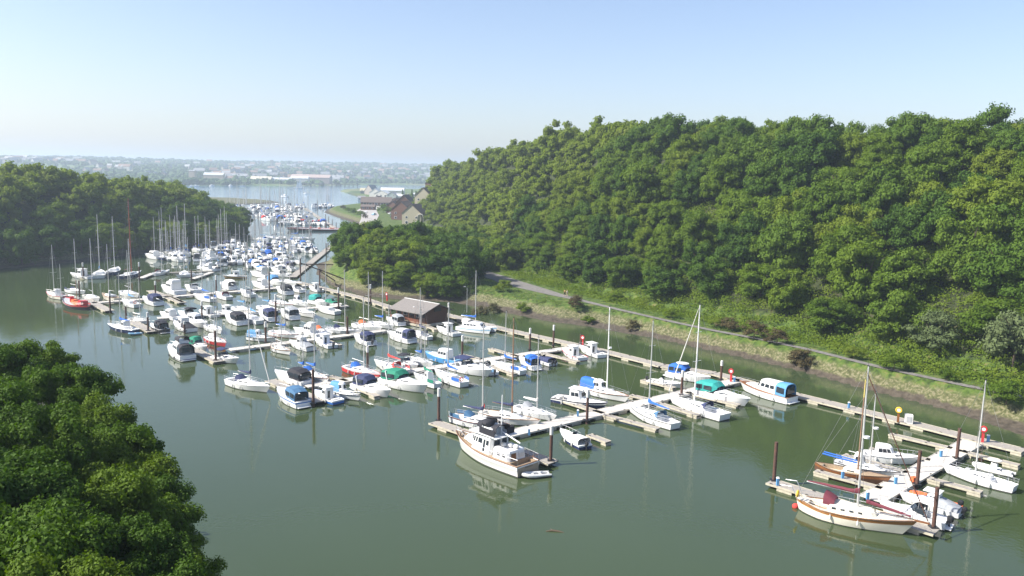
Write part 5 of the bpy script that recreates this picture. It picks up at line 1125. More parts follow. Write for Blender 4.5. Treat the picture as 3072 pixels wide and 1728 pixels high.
# boats under way and at anchor in the estuary
def small_sail(px, py, label, L=9, mast=11, sails=False, q=0):
    p = at(px, py); r = empty('sailing_boat', p, R(20), label, 'sailing boat')
    b_sail(r, L, dict(lod=1, mast=mast, nomast=0))
    if sails:
        s = MB(); s.add([(-.2, 0, 1.8), (-3.4, .5, 2), (-.4, .1, mast + 1)], [(0, 1, 2)]); s.add([(.5, .1, 1.5), (3.8, .0, 1.2), (0, .1, mast)], [(0, 1, 2)]); s.build('sails', C['white'], r)
small_sail(901, 565, 'sailing yacht under white sails in the open estuary', 14, 20, True)
small_sail(894, 566.5, 'second yacht under sail, just left of the tallest sails', 11, 15, True)
small_sail(728, 558.5, 'white yacht moored far off by the opposite shore', 11, 14)
for k, (px, py, lab) in enumerate([(576, 560, 'moored boat far off, leftmost against the wooded shore'), (590, 559, 'moored boat far off, second from the left'), (637, 558, 'moored boat far off, in the middle of the string'), (693, 557.5, 'moored boat far off, right end of the string'), (540, 560, 'moored boat far off just past the left hill')]):
    r, new = proto('m1'); copy_tree(r, at(px, py), R(10 + 20 * k), (1.2, 1.2, 1.2), lab, 'moored boats off the far shore')
r, new = proto('m1'); copy_tree(r, at(852, 592), R(160), (1.3, 1.3, 1.4), 'white motor boat under way in the channel, left of the dark launch', 'boats under way')
r, new = proto('m2'); copy_tree(r, at(916, 582), R(170), (1.4, 1.4, 1), 'dark launch under way in the channel below the sails', 'boats under way')
# ------------------------------------------------------------------ pontoons
def pontoon(name, A, Bp, w_, label, group=None, m=PLANK, gap=4.2, cat='pontoon', z=.52, fw=None, piers=True, ends=True):
    d = Bp - A; L = d.length; rz = math.atan2(d.y, d.x); r = empty(name, A, rz, label, cat, group)
    b = MB(); n = max(1, int(L / .9))
    b.box((L / 2, 0, z - .05), (L, w_ - .14, .09)); b.build('deck', m, r)
    b = MB()
    for s in (-1, 1): b.box((L / 2, s * (w_ / 2 - .035), z - .08), (L, .07, .22))
    b.build('edge_beam', CONC if m is PLANK else PALE, r)
    b = MB(); b.box((L / 2, 0, z - .22), (L * .99, w_ * .55, .16)); b.build('under_frame', DARKW, r)
    k = max(2, int(L / gap)); fl = min(1.7, L / k * .5)
    for i in range(k):
        x = L * (i + .5) / k if k > 2 else L * (.12 + .76 * i / max(1, k - 1)); b = MB(); b.box((x, 0, .02), (fl, w_ - .12, .62)); b.build('float', CONC, r)
    b = MB()
    for i in range(max(2, int(L / 4))):
        x = .6 + i * 4
        if x < L - .3:
            for s in (-1, 1): b.box((x, s * (w_ / 2 - .12), z + .05), (.30, .07, .09))
    b.build('cleat', BLACK, r); return r
def pile(q, x, y, top, label, cap=True, r=.19, group='mooring piles'):
    p = Z(q, x, y); o = ZO[q]; d = atd(o[0] + x * o[2], o[1] + top * o[2], p.y); h = max(2.5, min(9, d.z)); e = empty('mooring_pile', (p.x, p.y, 0), 0, label, 'pile', group)
    b = MB(); hc = h * .78 if cap else h; b.tube([(0, 0, -2), (0, 0, hc)], r, 10); b.build('shaft', RUST, e, smooth=True)
    if cap: b = MB(); b.tube([(0, 0, hc - .02), (0, 0, h), (0, 0, h + .05)], [r + .03, r + .03, r * .6], 10); b.build('cap', LGREY, e, smooth=True)
    b = MB(); b.box((0, 0, .55), (.75, .75, .12)); b.build('guide_collar', BLACK, e); return e
WK = 'walkway pontoons'; FG = 'finger pontoons'
LW = [(1, 1864, 672), (1, 1590, 605), (1, 1150, 492), (1, 420, 312), (2, 2300, 330), (2, 1900, 270), (2, 1400, 145), (2, 690, -12), (7, 1700, 705)]
LW2 = [(7, 1200, 655), (7, 860, 540), (7, 400, 425), (7, 130, 360)]
def chain(pts, w_, lab0, m=PLANK):
    P = [Z(*p) for p in pts]
    for i in range(len(P) - 1): pontoon('walkway_pontoon', P[i], P[i + 1], w_, lab0[i] if isinstance(lab0, list) else lab0, WK, m, gap=5)
chain(LW, 2.4, ['grey walkway section running off the right edge', 'grey walkway section with the white locker, right side', 'long grey walkway section right of the classic cruiser', 'walkway section under the classic cruiser and red post', 'walkway section behind the blue-canopied sports cruiser', 'walkway section behind the pair of fishing boats', 'walkway section below the grassy mud bank with two capped piles', 'walkway section between the catamaran and the wooden office'])
chain(LW2, 2.2, ['walkway section leading left from the wooden office', 'walkway section below the knoll trees', 'walkway section at the elbow near the black booms'])
chain([(6, 1545, 565), (6, 1930, 255), (6, 2030, 190)], 2.6, ['brown slanting walkway in the upper middle', 'far end of the brown slanting walkway'])
# side walkways
pontoon('walkway_pontoon', Z(1, 1530, 612), Z(1, 880, 985), 2.6, 'wide pale walkway at lower right leading to the cream yacht', WK, PALE)
pontoon('walkway_pontoon', Z(1, 232, 868), Z(1, 1300, 1200), 1.9, 'outer cross pontoon behind the cream yacht, lower right', WK)
pontoon('walkway_pontoon', Z(2, 2500, 380), Z(2, 690, 810), 2.4, 'bright walkway through the middle-right boats behind the motor yacht', WK, PALE)
pontoon('walkway_pontoon', Z(2, 132, 712), Z(2, 1055, 1030), 1.9, 'outer cross pontoon behind the large motor yacht', WK)
pontoon('walkway_pontoon', Z(2, 1330, 110), Z(2, 395, 245), 2.2, 'bright walkway left of the fishing boat pair', WK, PALE)
pontoon('walkway_pontoon', Z(2, 395, 245), Z(3, 860, 700), 2.2, 'walkway mostly hidden between the crowded cruisers', WK, PALE)
pontoon('walkway_pontoon', Z(3, 520, 640), Z(3, 1010, 850), 1.9, 'outer cross pontoon behind the navy-canopied cruiser', WK)
pontoon('walkway_pontoon', Z(3, 1640, 152), Z(3, 120, 345), 2.2, 'bright walkway below the wooden office running left', WK, PALE)
pontoon('walkway_pontoon', Z(5, 1740, 1290), Z(5, 2020, 1425), 1.9, 'outer cross pontoon right of the black-canopied flybridge cruiser', WK)
pontoon('walkway_pontoon', Z(7, 700, 625), Z(5, 1350, 945), 2.2, 'long bright walkway through the inner rows', WK, PALE)
pontoon('walkway_pontoon', Z(5, 1065, 975), Z(5, 1290, 1095), 1.9, 'outer cross pontoon beside the navy-hulled motor sailer', WK)
pontoon('walkway_pontoon', Z(6, 1730, 655), Z(6, 60, 795), 2.2, 'walkway in front of the big flybridge cruiser', WK, PALE)
pontoon('walkway_pontoon', Z(5, 1270, 640), Z(5, 1625, 775), 1.9, 'outer cross pontoon with a pale end near the grey cruiser', WK)
pontoon('walkway_pontoon', Z(5, 560, 735), Z(5, 830, 865), 2.1, 'outer cross pontoon beside the red and orange work boat', WK)
pontoon('walkway_pontoon', Z(5, 640, 778), Z(5, 1200, 735), 2.0, 'straight walkway right of the orange work boat', WK, PALE)
pontoon('walkway_pontoon', Z(5, 1165, 505), Z(5, 1310, 448), 1.9, 'slanting pontoon left of the upper tier', WK, PALE)
pontoon('walkway_pontoon', Z(5, 1300, 450), Z(5, 1950, 425), 1.9, 'thin pontoon behind the round-sterned yacht', WK)
pontoon('walkway_pontoon', Z(5, 1730, 512), Z(5, 1940, 438), 1.9, 'slanting pontoon in the middle of the upper tier', WK, PALE)
pontoon('walkway_pontoon', Z(5, 530, 500), Z(5, 640, 485), 1.8, 'short pontoon behind the grey-topped motor boat', WK)
pontoon('walkway_pontoon', Z(9, 1640, 290), Z(9, 2270, 720), 2.4, 'far walkway slanting through the distant basin', WK, PLANK)
FING = [(1, 1000, 560, 1400, 655, 'finger pontoon left of the near walkway, farthest up, empty'), (1, 870, 655, 1260, 730, 'finger pontoon beside the small cabin cruiser'), (1, 705, 695, 1115, 812, 'finger pontoon behind the white motor sailer'), (1, 522, 800, 950, 915, 'finger pontoon in front of the gaff cutter'),
        (1, 1440, 668, 1830, 765, 'finger pontoon behind the white sloop at right'), (1, 1250, 848, 1590, 940, 'empty finger pontoon right of the near walkway'),
        (2, 1058, 522, 1440, 645, 'finger pontoon in front of the navy-hulled cabin boat'), (2, 1650, 500, 1780, 530, 'finger pontoon by the thick-masted motor sailer'), (2, 1742, 380, 1990, 445, 'finger pontoon in front of the open boat'), (2, 1450, 655, 1865, 765, 'finger pontoon left of the blue-covered sloop'),
        (2, 1860, 560, 2180, 660, 'finger pontoon left of the modern white yacht'), (2, 2080, 480, 2490, 580, 'finger pontoon below the teal-canopied cruiser'), (2, 1330, 810, 1480, 868, 'narrow finger pontoon beside the navy-bottomed cuddy boat'),
        (2, 565, 135, 790, 200, 'pale finger pontoon left of the bright walkway'), (2, 960, 170, 1250, 240, 'finger pontoon in front of the fishing boat pair'), (2, 560, 270, 760, 335, 'finger pontoon beside the blue-interior boat'),
        (3, 1330, 700, 1550, 800, 'finger pontoon between the motor sailer and slate-canopied cruiser'), (3, 1090, 600, 1260, 650, 'finger pontoon behind the ketch'), (3, 2360, 390, 2560, 440, 'finger pontoon behind the light blue cruiser'), (3, 1060, 250, 1190, 300, 'finger pontoon behind wheelhouse boat'),
        (5, 1440, 680, 1625, 770, 'finger pontoon below the big flybridge cruiser'), (7, 490, 650, 600, 690, 'finger pontoon below a capped pile'), (7, 1560, 850, 1660, 890, 'finger pontoon under the fishing boat')]
for q, a, b_, c, d, lab in FING: pontoon('finger_pontoon', Z(q, a, b_), Z(q, c, d), 1.05, lab, FG, gap=4)
PL = [(1, 258, 865, 590, 0, 'rusty pile standing alone left of the cream yacht'), (1, 1175, 890, 645, 0, 'rusty pile in the middle of the near walkway'), (1, 1430, 720, 502, 0, 'rusty pile at the head of the near walkway'), (1, 1280, 1170, 880, 0, 'rusty pile nearest at the lower right'),
      (2, 1035, 1015, 715, 1, 'pale-capped pile astern of the large motor yacht'), (2, 170, 700, 425, 1, 'pale-capped pile left of the large motor yacht'), (2, 1315, 700, 435, 1, 'pale-capped pile beside the navy-hulled cabin boat'), (2, 2045, 500, 290, 1, 'capped pile beside the modern white yacht'),
      (2, 2350, 380, 212, 1, 'capped pile by the teal-canopied cruiser'), (2, 352, 205, 18, 1, 'capped pile behind the navy bimini cruiser'), (4, 685, 750, 488, 1, 'capped pile, left of two behind the fishing boats'), (4, 942, 700, 455, 1, 'capped pile, right of two behind the fishing boats'), (4, 1237, 690, 620, 0, 'short pale post beside the red lifebuoy sign'),
      (3, 935, 870, 510, 0, 'black pile beside the blue-hulled fishing boat'), (3, 1458, 530, 290, 1, 'capped pile beside the red-hulled yacht'), (3, 1262, 190, 0, 0, 'dark pile in front of the broad white yacht'), (3, 475, 275, 50, 1, 'capped pile beside the porthole cabin boat'),
      (5, 1985, 1410, 1060, 0, 'dark pile at the end of the left cross pontoon'), (5, 1645, 1090, 985, 1, 'capped pile behind the flybridge cruiser'), (5, 1250, 1085, 860, 1, 'capped pile beside the black-covered boat'), (5, 1010, 960, 800, 0, 'dark pile behind the navy-hulled motor sailer'),
      (5, 838, 870, 625, 1, 'capped pile right of the orange work boat'), (5, 505, 720, 515, 0, 'dark pile behind the orange work boat'), (5, 545, 500, 320, 1, 'capped pile beside the grey-topped motor boat'), (5, 1155, 515, 315, 1, 'capped pile in the left of the upper tier'), (5, 1330, 705, 520, 1, 'capped pile left of the big flybridge cruiser'),
      (5, 1835, 940, 740, 1, 'capped pile in the inner row'), (5, 1720, 515, 395, 0, 'dark pile by the slanting pontoon, upper tier'), (5, 1990, 660, 460, 1, 'capped pile right of the blue-covered sloop'), (6, 1300, 720, 490, 0, 'dark pile right of the high white cruiser'), (6, 1040, 500, 360, 0, 'dark pile behind the blue cover boat'),
      (6, 1637, 600, 345, 0, 'tall dark pile where the booms meet the brown walkway'), (6, 1845, 660, 475, 0, 'dark pile at the elbow carrying the near boom'), (6, 2050, 895, 665, 1, 'capped pile right of the teal canopy'), (7, 600, 645, 410, 1, 'capped pile below the black boom'), (7, 948, 590, 375, 1, 'capped pile left of the wooden office'), (7, 1795, 790, 575, 1, 'capped pile right of the wooden office'),
      (7, 1420, 800, 615, 1, 'capped pile standing before the office wall'), (7, 698, 920, 730, 0, 'dark pile beside the tall mast at the bright walkway'), (6, 885, 400, 185, 1, 'pile in the upper rows against the left bank point'), (6, 1055, 250, 175, 0, 'pile in the fourth upper row'), (6, 1915, 300, 180, 0, 'dark pile at the side of the brown walkway'), (6, 1935, 240, 175, 0, 'dark pile near the far end of the brown walkway'), (6, 2030, 215, 110, 0, 'pile at the far end of the brown walkway'), (6, 1370, 1060, 735, 1, 'capped pile in front of the grey-canopied cruiser'),
      (9, 735, 510, 365, 0, 'pile left of the white barge end in the far basin'), (9, 1115, 560, 400, 0, 'pile in the middle of the far basin'), (9, 2245, 720, 560, 0, 'pile at the tip of the dark barge'), (9, 2170, 640, 500, 0, 'pile behind the dark barge'), (9, 2100, 580, 445, 0, 'pile, third from the barge tip'), (9, 2040, 520, 400, 0, 'pile, fourth from the barge tip'), (9, 2335, 910, 665, 0, 'lone thin pile in the channel right of the barge'), (9, 415, 480, 310, 0, 'pile in the left of the far basin'), (9, 250, 450, 300, 0, 'pile farthest left in the far basin'),
      (9, 1268, 200, 145, 0, 'pile on the back edge of the far basin, left'), (9, 1885, 330, 135, 0, 'pile on the back edge of the far basin, right'), (9, 1170, 210, 185, 0, 'short pile at the end of the mud spit'), (9, 2065, 125, 30, 0, 'left post of the three in the open water'), (9, 2095, 125, 30, 0, 'middle post of the three in the open water'), (9, 2125, 125, 30, 0, 'right post of the three in the open water')]
for q, x, y, tp, cp_, lab in PL: pile(q, x, y, tp, lab, bool(cp_))
# black booms that hold the walkway off the mud
def boom(A, Bp, za, zb, lab, split=None):
    e = empty('mooring_boom', A, 0, lab, 'mooring boom', 'mooring booms'); d = Bp - A; b = MB()
    b.tube([(0, 0, za), (d.x, d.y, zb)], .17, 8); b.build('spar', RUST, e, smooth=True)
    b = MB(); b.box((d.x, d.y, zb - .1), (1, 1, .6)); b.build('anchor_block', CONC, e)
    b = MB(); b.tube([(0, 0, za - .25), (0, 0, za + .25)], .26, 8); b.build('hinge', BLACK, e)
boom(Z(6, 1845, 655), at(1062, 848, 1), 5.0, .9, 'long black boom from the elbow pile to the mud')
boom(Z(6, 1845, 652), at(1012, 842, 1), 4.6, .5, 'shorter black boom below the long one')
boom(Z(6, 1637, 590), at(1008, 822, 1), 5.4, .5, 'brown boom crossing the slanting walkway, lower one')
boom(Z(6, 1640, 560), at(1022, 800, 1), 4.4, 1.6, 'dark boom crossing the slanting walkway, upper one')
boom(Z(6, 1925, 285), at(1035, 762, 1), 1.6, 1.6, 'pale plank boom at the far end of the brown walkway')
# service pedestals, lifebuoy posts, locker
def pedestal(q, x, y, lab):
    p = Z(q, x, y, .52); e = empty('service_pedestal', p, 0, lab, 'service pedestal', 'service pedestals'); b = MB(); b.box((0, 0, .4), (.26, .26, .8)); b.build('post', C['lblue'], e); b = MB(); b.box((0, 0, .86), (.3, .3, .14), top=.7); b.build('lamp_head', WHITE, e)
for q, x, y, lab in [(1, 283, 868, 'blue service pedestal by the lone rusty pile'), (1, 740, 372, 'blue service pedestal on the grey walkway, left'), (1, 1330, 684, 'blue service pedestal halfway up the near walkway'), (1, 1040, 858, 'blue service pedestal beside the orange box, near walkway'), (1, 860, 958, 'blue service pedestal behind the cream yacht'), (1, 1633, 588, 'blue service pedestal right of the red lifebuoy post'),
                     (2, 868, 785, 'blue service pedestal on the bright walkway by the motor yacht'), (2, 1245, 640, 'pale service pedestal left of the capped pile'), (2, 2455, 375, 'service pedestal near the red lifebuoy post by teal canopy'), (1, 700, 822, 'service pedestal on the gaff cutter\'s finger pontoon')]: pedestal(q, x, y, lab)
def lifebuoy_post(p, lab, m=RED, mr=RED, face=-.5):
    e = empty('lifebuoy_post', p, face, lab, 'lifebuoy post', 'lifebuoy posts'); b = MB(); b.box((0, 0, .7), (.3, .24, 1.4)); b.build('cabinet', m, e)
    b = MB(); b.torus((0, -.2, 1.75), .34, .10, 'y', 16, 6); b.build('lifebuoy', mr, e, smooth=True); b = MB(); b.tube([(0, 0, 1.3), (0, 0, 2.2)], .05, 6); b.build('stem', m, e)
    b = MB(); b.tube([(0, -.26, 1.75), (0, -.16, 1.75)], .22, 12); b.build('plate', WHITE, e)
lifebuoy_post(Z(1, 1597, 590, .52), 'red lifebuoy post nearest, at the head of the near walkway')
lifebuoy_post(Z(2, 2428, 372, .52), 'red lifebuoy post behind the teal-canopied cruiser')
lifebuoy_post(Z(4, 1262, 684, .52), 'red lifebuoy post beside the pilothouse boat')
lifebuoy_post(Z(7, 1128, 552, .52), 'red lifebuoy post at the left end of the wooden office')
YEL = mat('yellow_plastic', (.72, .48, .05), .5)
lifebuoy_post(Z(1, 1055, 462, .52), 'yellow ring on a brown post beside the white locker', WOOD, YEL)
e = empty('utility_locker', Z(1, 1122, 468, .52), -.35, 'white box-shaped locker standing on the grey walkway at right', 'locker'); b = MB(); b.box((0, 0, .6), (1.0, .8, 1.2)); b.build('cabinet', OFFW, e); b = MB(); b.box((0, -.42, .62), (.6, .05, .7)); b.build('door', GREY, e)
e = empty('storage_box', Z(1, 1155, 842, .52), .4, 'small orange box on the near walkway beside the pile', 'box'); b = MB(); b.box((0, 0, .22), (.6, .45, .44)); b.build('case', ORANGE, e); b = MB(); b.box((0, 0, .47), (.64, .49, .06)); b.build('lid', ORANGE, e)
# ------------------------------------------------------------------ pontoon office: brown boarded walls, grey pitched roof
A = Z(7, 1195, 745, .5); Bq = Z(7, 1530, 815, .5); d = Bq - A; L = d.length; rz = math.atan2(d.y, d.x); W_ = 7.0
off = empty('pontoon_office', A, rz, 'brown timber pontoon office with grey pitched roof and boarded rails', 'building')
b = MB(); b.box((L / 2, W_ / 2, -.15), (L + 2.2, W_ + 2.4, .35)); b.build('float', CONC, off)
BRN = mat('brown_boards', (.13, .055, .03), .75, c2=(.08, .035, .02), scale=6, bump=.3)
b = MB(); b.box((L / 2, W_ / 2 + .4, 1.35), (L - .2, W_ - .9, 2.7)); k = len(b.v)
b.add([(.1, .4 + .05, 2.7), (.1, W_ + .35, 2.7), (.1, W_ / 2 + .4, 4.1), (L - .1, .45, 2.7), (L - .1, W_ + .35, 2.7), (L - .1, W_ / 2 + .4, 4.1)], [(0, 2, 1), (3, 4, 5)]); b.build('wall', BRN, off)
b = MB(); RF = mat('grey_roof', (.20, .18, .165), .85, c2=(.15, .14, .13), scale=3)
for s in (-1, 1):
    y0, y1 = (W_ / 2 + .4, -1.0) if s < 0 else (W_ / 2 + .4, W_ + 1.4); za, zb = 4.25, 2.45
    b.add([(-.6, y0, za), (L + .6, y0, za), (L + .6, y1, zb), (-.6, y1, zb), (-.6, y0, za - .14), (L + .6, y0, za - .14), (L + .6, y1, zb - .14), (-.6, y1, zb - .14)], [(0, 1, 2, 3), (7, 6, 5, 4), (0, 4, 5, 1), (1, 5, 6, 2), (2, 6, 7, 3), (3, 7, 4, 0)])
b.build('roof', RF, off)
b = MB(); b.box((L / 2, W_ / 2 + .4, 4.28), (L + 1.24, .3, .10)); b.build('ridge_cap', LGREY, off)
for i in range(5):
    x = 1.2 + (L - 2.4) * i / 4; b = MB(); b.box((x, .80, 1.65), (1.3, .08, .9)); f = b.build('window', WHITE if i % 2 else BRN, off); b = MB(); b.box((x, .75, 1.65), (1.1, .05, .74)); b.build('pane', GLASS, f)
b = MB(); b.box((L * .62, .79, 1.05), (.95, .07, 2.0)); b.build('door', BLACK, off)
for i in range(6): b = MB(); b.box((L * i / 5, -.75, 1.25), (.14, .14, 2.6)); b.build('veranda_post', BRN, off)
b = MB()
for zz in (.28, .52, .76, 1.0): b.box((L / 2, -.80, zz), (L, .05, .15))
b.build('boarded_rail', mat('red_brown_rail', (.22, .075, .04), .7), off)
b = MB(); b.box((L + .05, W_ / 2 + .4, 3.0), (.1, 2.0, .9)); b.build('gable_vent', BLACK, off)
# lamp post on the mud edge
p = at(1402, 1005 - 70, .8); p = Z(7, 1995, 665, .5); e = empty('street_lamp', p, R(180), 'slim lamp post on the bank behind the office, right of the knoll', 'street lamp'); b = MB(); b.tube([(0, 0, -.3), (0, 0, 5.6), (.5, 0, 5.9)], [.07, .05, .04], 6); b.build('pole', GREY, e); b = MB(); b.box((.6, 0, 5.9), (.5, .18, .1)); b.build('lamp_head', LGREY, e)
# driftwood
e = MB(); pd = at(1663, 1595); e.tube([(-.8, 0, 0), (-.2, .1, .06), (.4, 0, .04), (.9, -.15, 0)], [.05, .10, .09, .03], 6); e.tube([(-.1, .1, .05), (-.35, .4, .10)], [.05, .02], 5); o = e.build('driftwood', mat('wet_wood', (.10, .07, .04), .6)); o.location = pd; tag(o, 'piece of dark driftwood floating in the open water at bottom centre', 'driftwood')
e = MB(); e.ball((0, 0, .12), (.34, .34, .32), n=10, m=7); o = e.build('mooring_buoy', C['red'], smooth=True); o.location = Z(1, 398, 1010); tag(o, 'red mooring buoy off the stern of the cream yacht', 'buoy')
# ------------------------------------------------------------------ two walkers
def person(p, rz, top, bottom, label, stride=.25, h=1.74, hairm=None):
    e = empty('person', p, rz, label, 'person', None); k = h / 1.74
    V = [(0, 0, .95), (0, 0, 1.15), (0, 0, 1.36), (0, 0, 1.46), (.02, 0, 1.56), (.03, 0, 1.66), (0, .09, .90), (stride * .5, .10, .50), (stride, .10, .08), (stride + .16, .10, .03), (0, -.09, .90), (-stride * .3, -.10, .50), (-stride, -.10, .09), (-stride + .14, -.10, .03),
         (0, .18, 1.38), (-.06, .23, 1.12), (.05, .24, .88), (.08, .24, .80), (0, -.18, 1.38), (.08, -.23, 1.12), (.16, -.22, .90), (.19, -.22, .82)]
    E = [(0, 1), (1, 2), (2, 3), (3, 4), (4, 5), (0, 6), (6, 7), (7, 8), (8, 9), (0, 10), (10, 11), (11, 12), (12, 13), (2, 14), (14, 15), (15, 16), (16, 17), (2, 18), (18, 19), (19, 20), (20, 21)]
    Rr = [.15, .13, .15, .06, .085, .075, .09, .065, .045, .04, .09, .065, .045, .04, .065, .045, .035, .04, .065, .045, .035, .04]
    me = bpy.data.meshes.new('body'); me.from_pydata([tuple(c * k for c in v) for v in V], E, []); o = bpy.data.objects.new('body', me); COL.objects.link(o); o.parent = e
    md = o.modifiers.new('skin', 'SKIN'); o.modifiers.new('sub', 'SUBSURF').levels = 1
    for i, r in enumerate(Rr): me.skin_vertices[0].data[i].radius = (r * k, r * k)
    me.skin_vertices[0].data[0].use_root = True
    me.materials.append(mat('skin', (.55, .34, .25), .6))
    def sleeve(name, pts, rr, m):
        b = MB(); b.tube([tuple(c * k for c in q) for q in pts], [r * k for r in rr], 8); b.build(name, m, e, smooth=True)
    sleeve('shirt', [(0, 0, .93), (0, 0, 1.2), (0, 0, 1.40), (0, 0, 1.45)], [.165, .16, .185, .09], top)
    for s in (14, 18): sleeve('sleeve', [V[s], V[s + 1]], [.08, .065], top)
    for s in (6, 10): sleeve('trouser_leg', [(0, V[s][1] * .8, .96), V[s], V[s + 1], tuple((V[s + 1][i] + V[s + 2][i]) / 2 for i in range(3))], [.11, .115, .09, .075], bottom)
    b = MB(); b.ball((.0, 0, 1.66 * k), (.10, .09, .10), n=8, m=5); b.build('hair', hairm or mat('dark_hair', (.06, .04, .03), .8), e, smooth=True)
px = at(1694, 891, 2.9); person((px.x, px.y, hz(px.x, px.y) + .14), R(120), mat('yellow_shirt', (.65, .42, .12), .8), BLACK, 'left-hand walker on the path in a mustard top and dark trousers')
px = at(1701, 892, 2.9); person((px.x, px.y, hz(px.x, px.y) + .14), R(120), mat('beige_coat', (.55, .45, .35), .8), mat('tan_trousers', (.42, .33, .24), .8), 'right-hand walker on the path in pale beige clothes', .18, 1.68, mat('fair_hair', (.4, .28, .15), .8))
# ------------------------------------------------------------------ waterside village and boatyard
def gable(name, p, rz, L, W_, h, rh, wm_, rm, label, group, wins=(), over=.35, cat='building', chim=False, door=None):
    e = empty(name, p, rz, label, cat, group)
    b = MB(); b.box((0, 0, h / 2 - .5), (L, W_, h + 1)); b.add([(-L / 2, -W_ / 2, h), (-L / 2, W_ / 2, h), (-L / 2, 0, h + rh), (L / 2, -W_ / 2, h), (L / 2, W_ / 2, h), (L / 2, 0, h + rh)], [(0, 2, 1), (3, 4, 5)]); b.build('wall', wm_, e)
    b = MB(); sl_ = rh / (W_ / 2)
    for s in (-1, 1):
        y1 = s * (W_ / 2 + over); z1 = h - over * sl_; X0 = L / 2 + over
        P = [(-X0, 0, h + rh + .1), (X0, 0, h + rh + .1), (X0, y1, z1 + .1), (-X0, y1, z1 + .1)]; P += [(a, b__, c - .22) for a, b__, c in P]
        b.add(P, [(0, 1, 2, 3), (7, 6, 5, 4), (0, 4, 5, 1), (1, 5, 6, 2), (2, 6, 7, 3), (3, 7, 4, 0)])
    rf = b.build('roof', rm, e)
    if chim: b = MB(); b.box((L * .25, 0, h + rh + .4), (.8, .8, 1.6)); b.build('chimney', BRICK, rf)
    for (side, u, z, w2, h2) in wins:
        b = MB()
        if side in 'fb': y = -(W_ / 2 + .03) if side == 'f' else W_ / 2 + .03; b.box((u, y, z), (w2, .06, h2))
        else: x = -(L / 2 + .03) if side == 'l' else L / 2 + .03; b.box((x, u, z), (.06, w2, h2))
        f = b.build('window', WHITE, e); b = MB()
        if side in 'fb': y = -(W_ / 2 + .07) if side == 'f' else W_ / 2 + .07; b.box((u, y, z), (w2 * .82, .04, h2 * .84))
        else: x = -(L / 2 + .07) if side == 'l' else L / 2 + .07; b.box((x, u, z), (.04, w2 * .82, h2 * .84))
        b.build('pane', GLASS, f)
    return e
BRICK = mat('dark_brick', (.16, .085, .06), .85, scale=4); BRS = mat('brown_slate', (.13, .10, .085), .8, scale=2); BUFF = mat('buff_render', (.36, .33, .24), .85); WREN = mat('white_render', (.62, .60, .55), .8); SHED = mat('pale_sheet', (.54, .56, .55), .5); GSL = mat('grey_slate', (.26, .27, .28), .7)
VG = 'houses in the waterside village'
def vb(px, py, z=3.0): q = at(px, py, z); return (q.x, q.y, max(1.5, hz(q.x, q.y)))
W3 = [('l', -3, 4.5, 1.4, 1.4), ('l', 3, 4.5, 1.4, 1.4), ('l', -3, 1.6, 1.6, 1.6), ('l', 3, 1.6, 1.6, 1.6), ('f', -4, 4.5, 1.4, 1.4), ('f', 0, 4.5, 1.4, 1.4), ('f', 4, 4.5, 1.4, 1.4), ('f', -4, 1.6, 1.4, 1.6), ('f', 3, 1.6, 1.8, 1.6)]
W4 = [(('l'), u, z, 1.3, 1.5) for u in (-4, 0, 4) for z in (2, 5)]
def vhouse(px, py, D, rz, L, W_, h, rh, wm_, rm, lab, wins=W3, **k):
    g = atd(px, py, D); gable('village_house', (g.x, D, max(1.2, hz(g.x, D))), rz, L, W_, h, rh, wm_, rm, lab, VG, wins, **k)
vhouse(1247, 650, 470, R(78), 15, 11.5, 7, 5, BUFF, BRS, 'brown-roofed house with big buff gable and white arch, nearest in the village', chim=False)
vhouse(1212, 640, 520, R(80), 16, 12, 7, 5, BRICK, BRS, 'dark brick house left of the big buff gable')
vhouse(1218, 620, 590, R(85), 18, 12, 8, 6, BRICK, BRS, 'dark gabled house behind the big buff one')
vhouse(1280, 630, 520, R(75), 14, 11, 7, 5, BUFF, BRS, 'house half hidden by the hillside trees')
vhouse(1130, 600, 720, R(5), 27, 12, 3.5, 4.5, BRICK, BRS, 'long low brown-roofed building with broad hipped look', [('f', u, 2, 3, 1.6) for u in (-10, -5, 0, 5, 10)])
vhouse(1105, 615, 640, R(0), 11, 7, 2.8, 1.5, BRICK, BRS, 'flat brown building beside the car park', [('f', u, 1.6, 1.6, 1.2) for u in (-3.5, 0, 3.5)])
vhouse(1180, 575, 900, R(80), 14, 11, 5, 3.5, mat('grey_green_wall', (.30, .36, .33), .8), GSL, 'grey-green gabled boatyard shed')
vhouse(1150, 577, 930, R(80), 16, 17, 5.5, 4, WREN, SHED, 'white-columned grey-roofed building in the boatyard', [('l', u, 2.8, 1.6, 3.6) for u in (-5, 0, 5)])
vhouse(1130, 574, 990, R(80), 14, 14, 5, 5, WREN, SHED, 'steep pale-roofed shed left in the boatyard', ())
vhouse(1115, 566, 1080, R(60), 13, 14, 5, 8, mat('stone_wall', (.35, .31, .27), .9), GSL, 'pyramid-roofed brown building by the quay', ())
vhouse(1095, 567, 1120, R(10), 13, 10, 4, 3.5, mat('stone_wall', (.35, .31, .27), .9), mat('sand_roof', (.5, .45, .3), .8), 'sandy-roofed house at the end of the quay')
vhouse(1178, 566, 1150, R(2), 33, 14, 4.5, 4, WREN, SHED, 'long white-roofed boat shed in the boatyard', ())
vhouse(1205, 577, 900, R(3), 14, 9, 4, 2.5, WREN, SHED, 'pale low shed right of the grey-green one', ())
vhouse(1253, 570, 850, R(3), 10, 9, 8, 1, mat('bright_white_sheet', (.8, .8, .78), .6), SHED, 'tall white sheeted boat store below the hill', [('f', 2.5, 4, 2.5, 5)])
vhouse(1238, 590, 760, R(40), 8, 6, 3, 2, WREN, SHED, 'white cabin store beside parked boats', ())
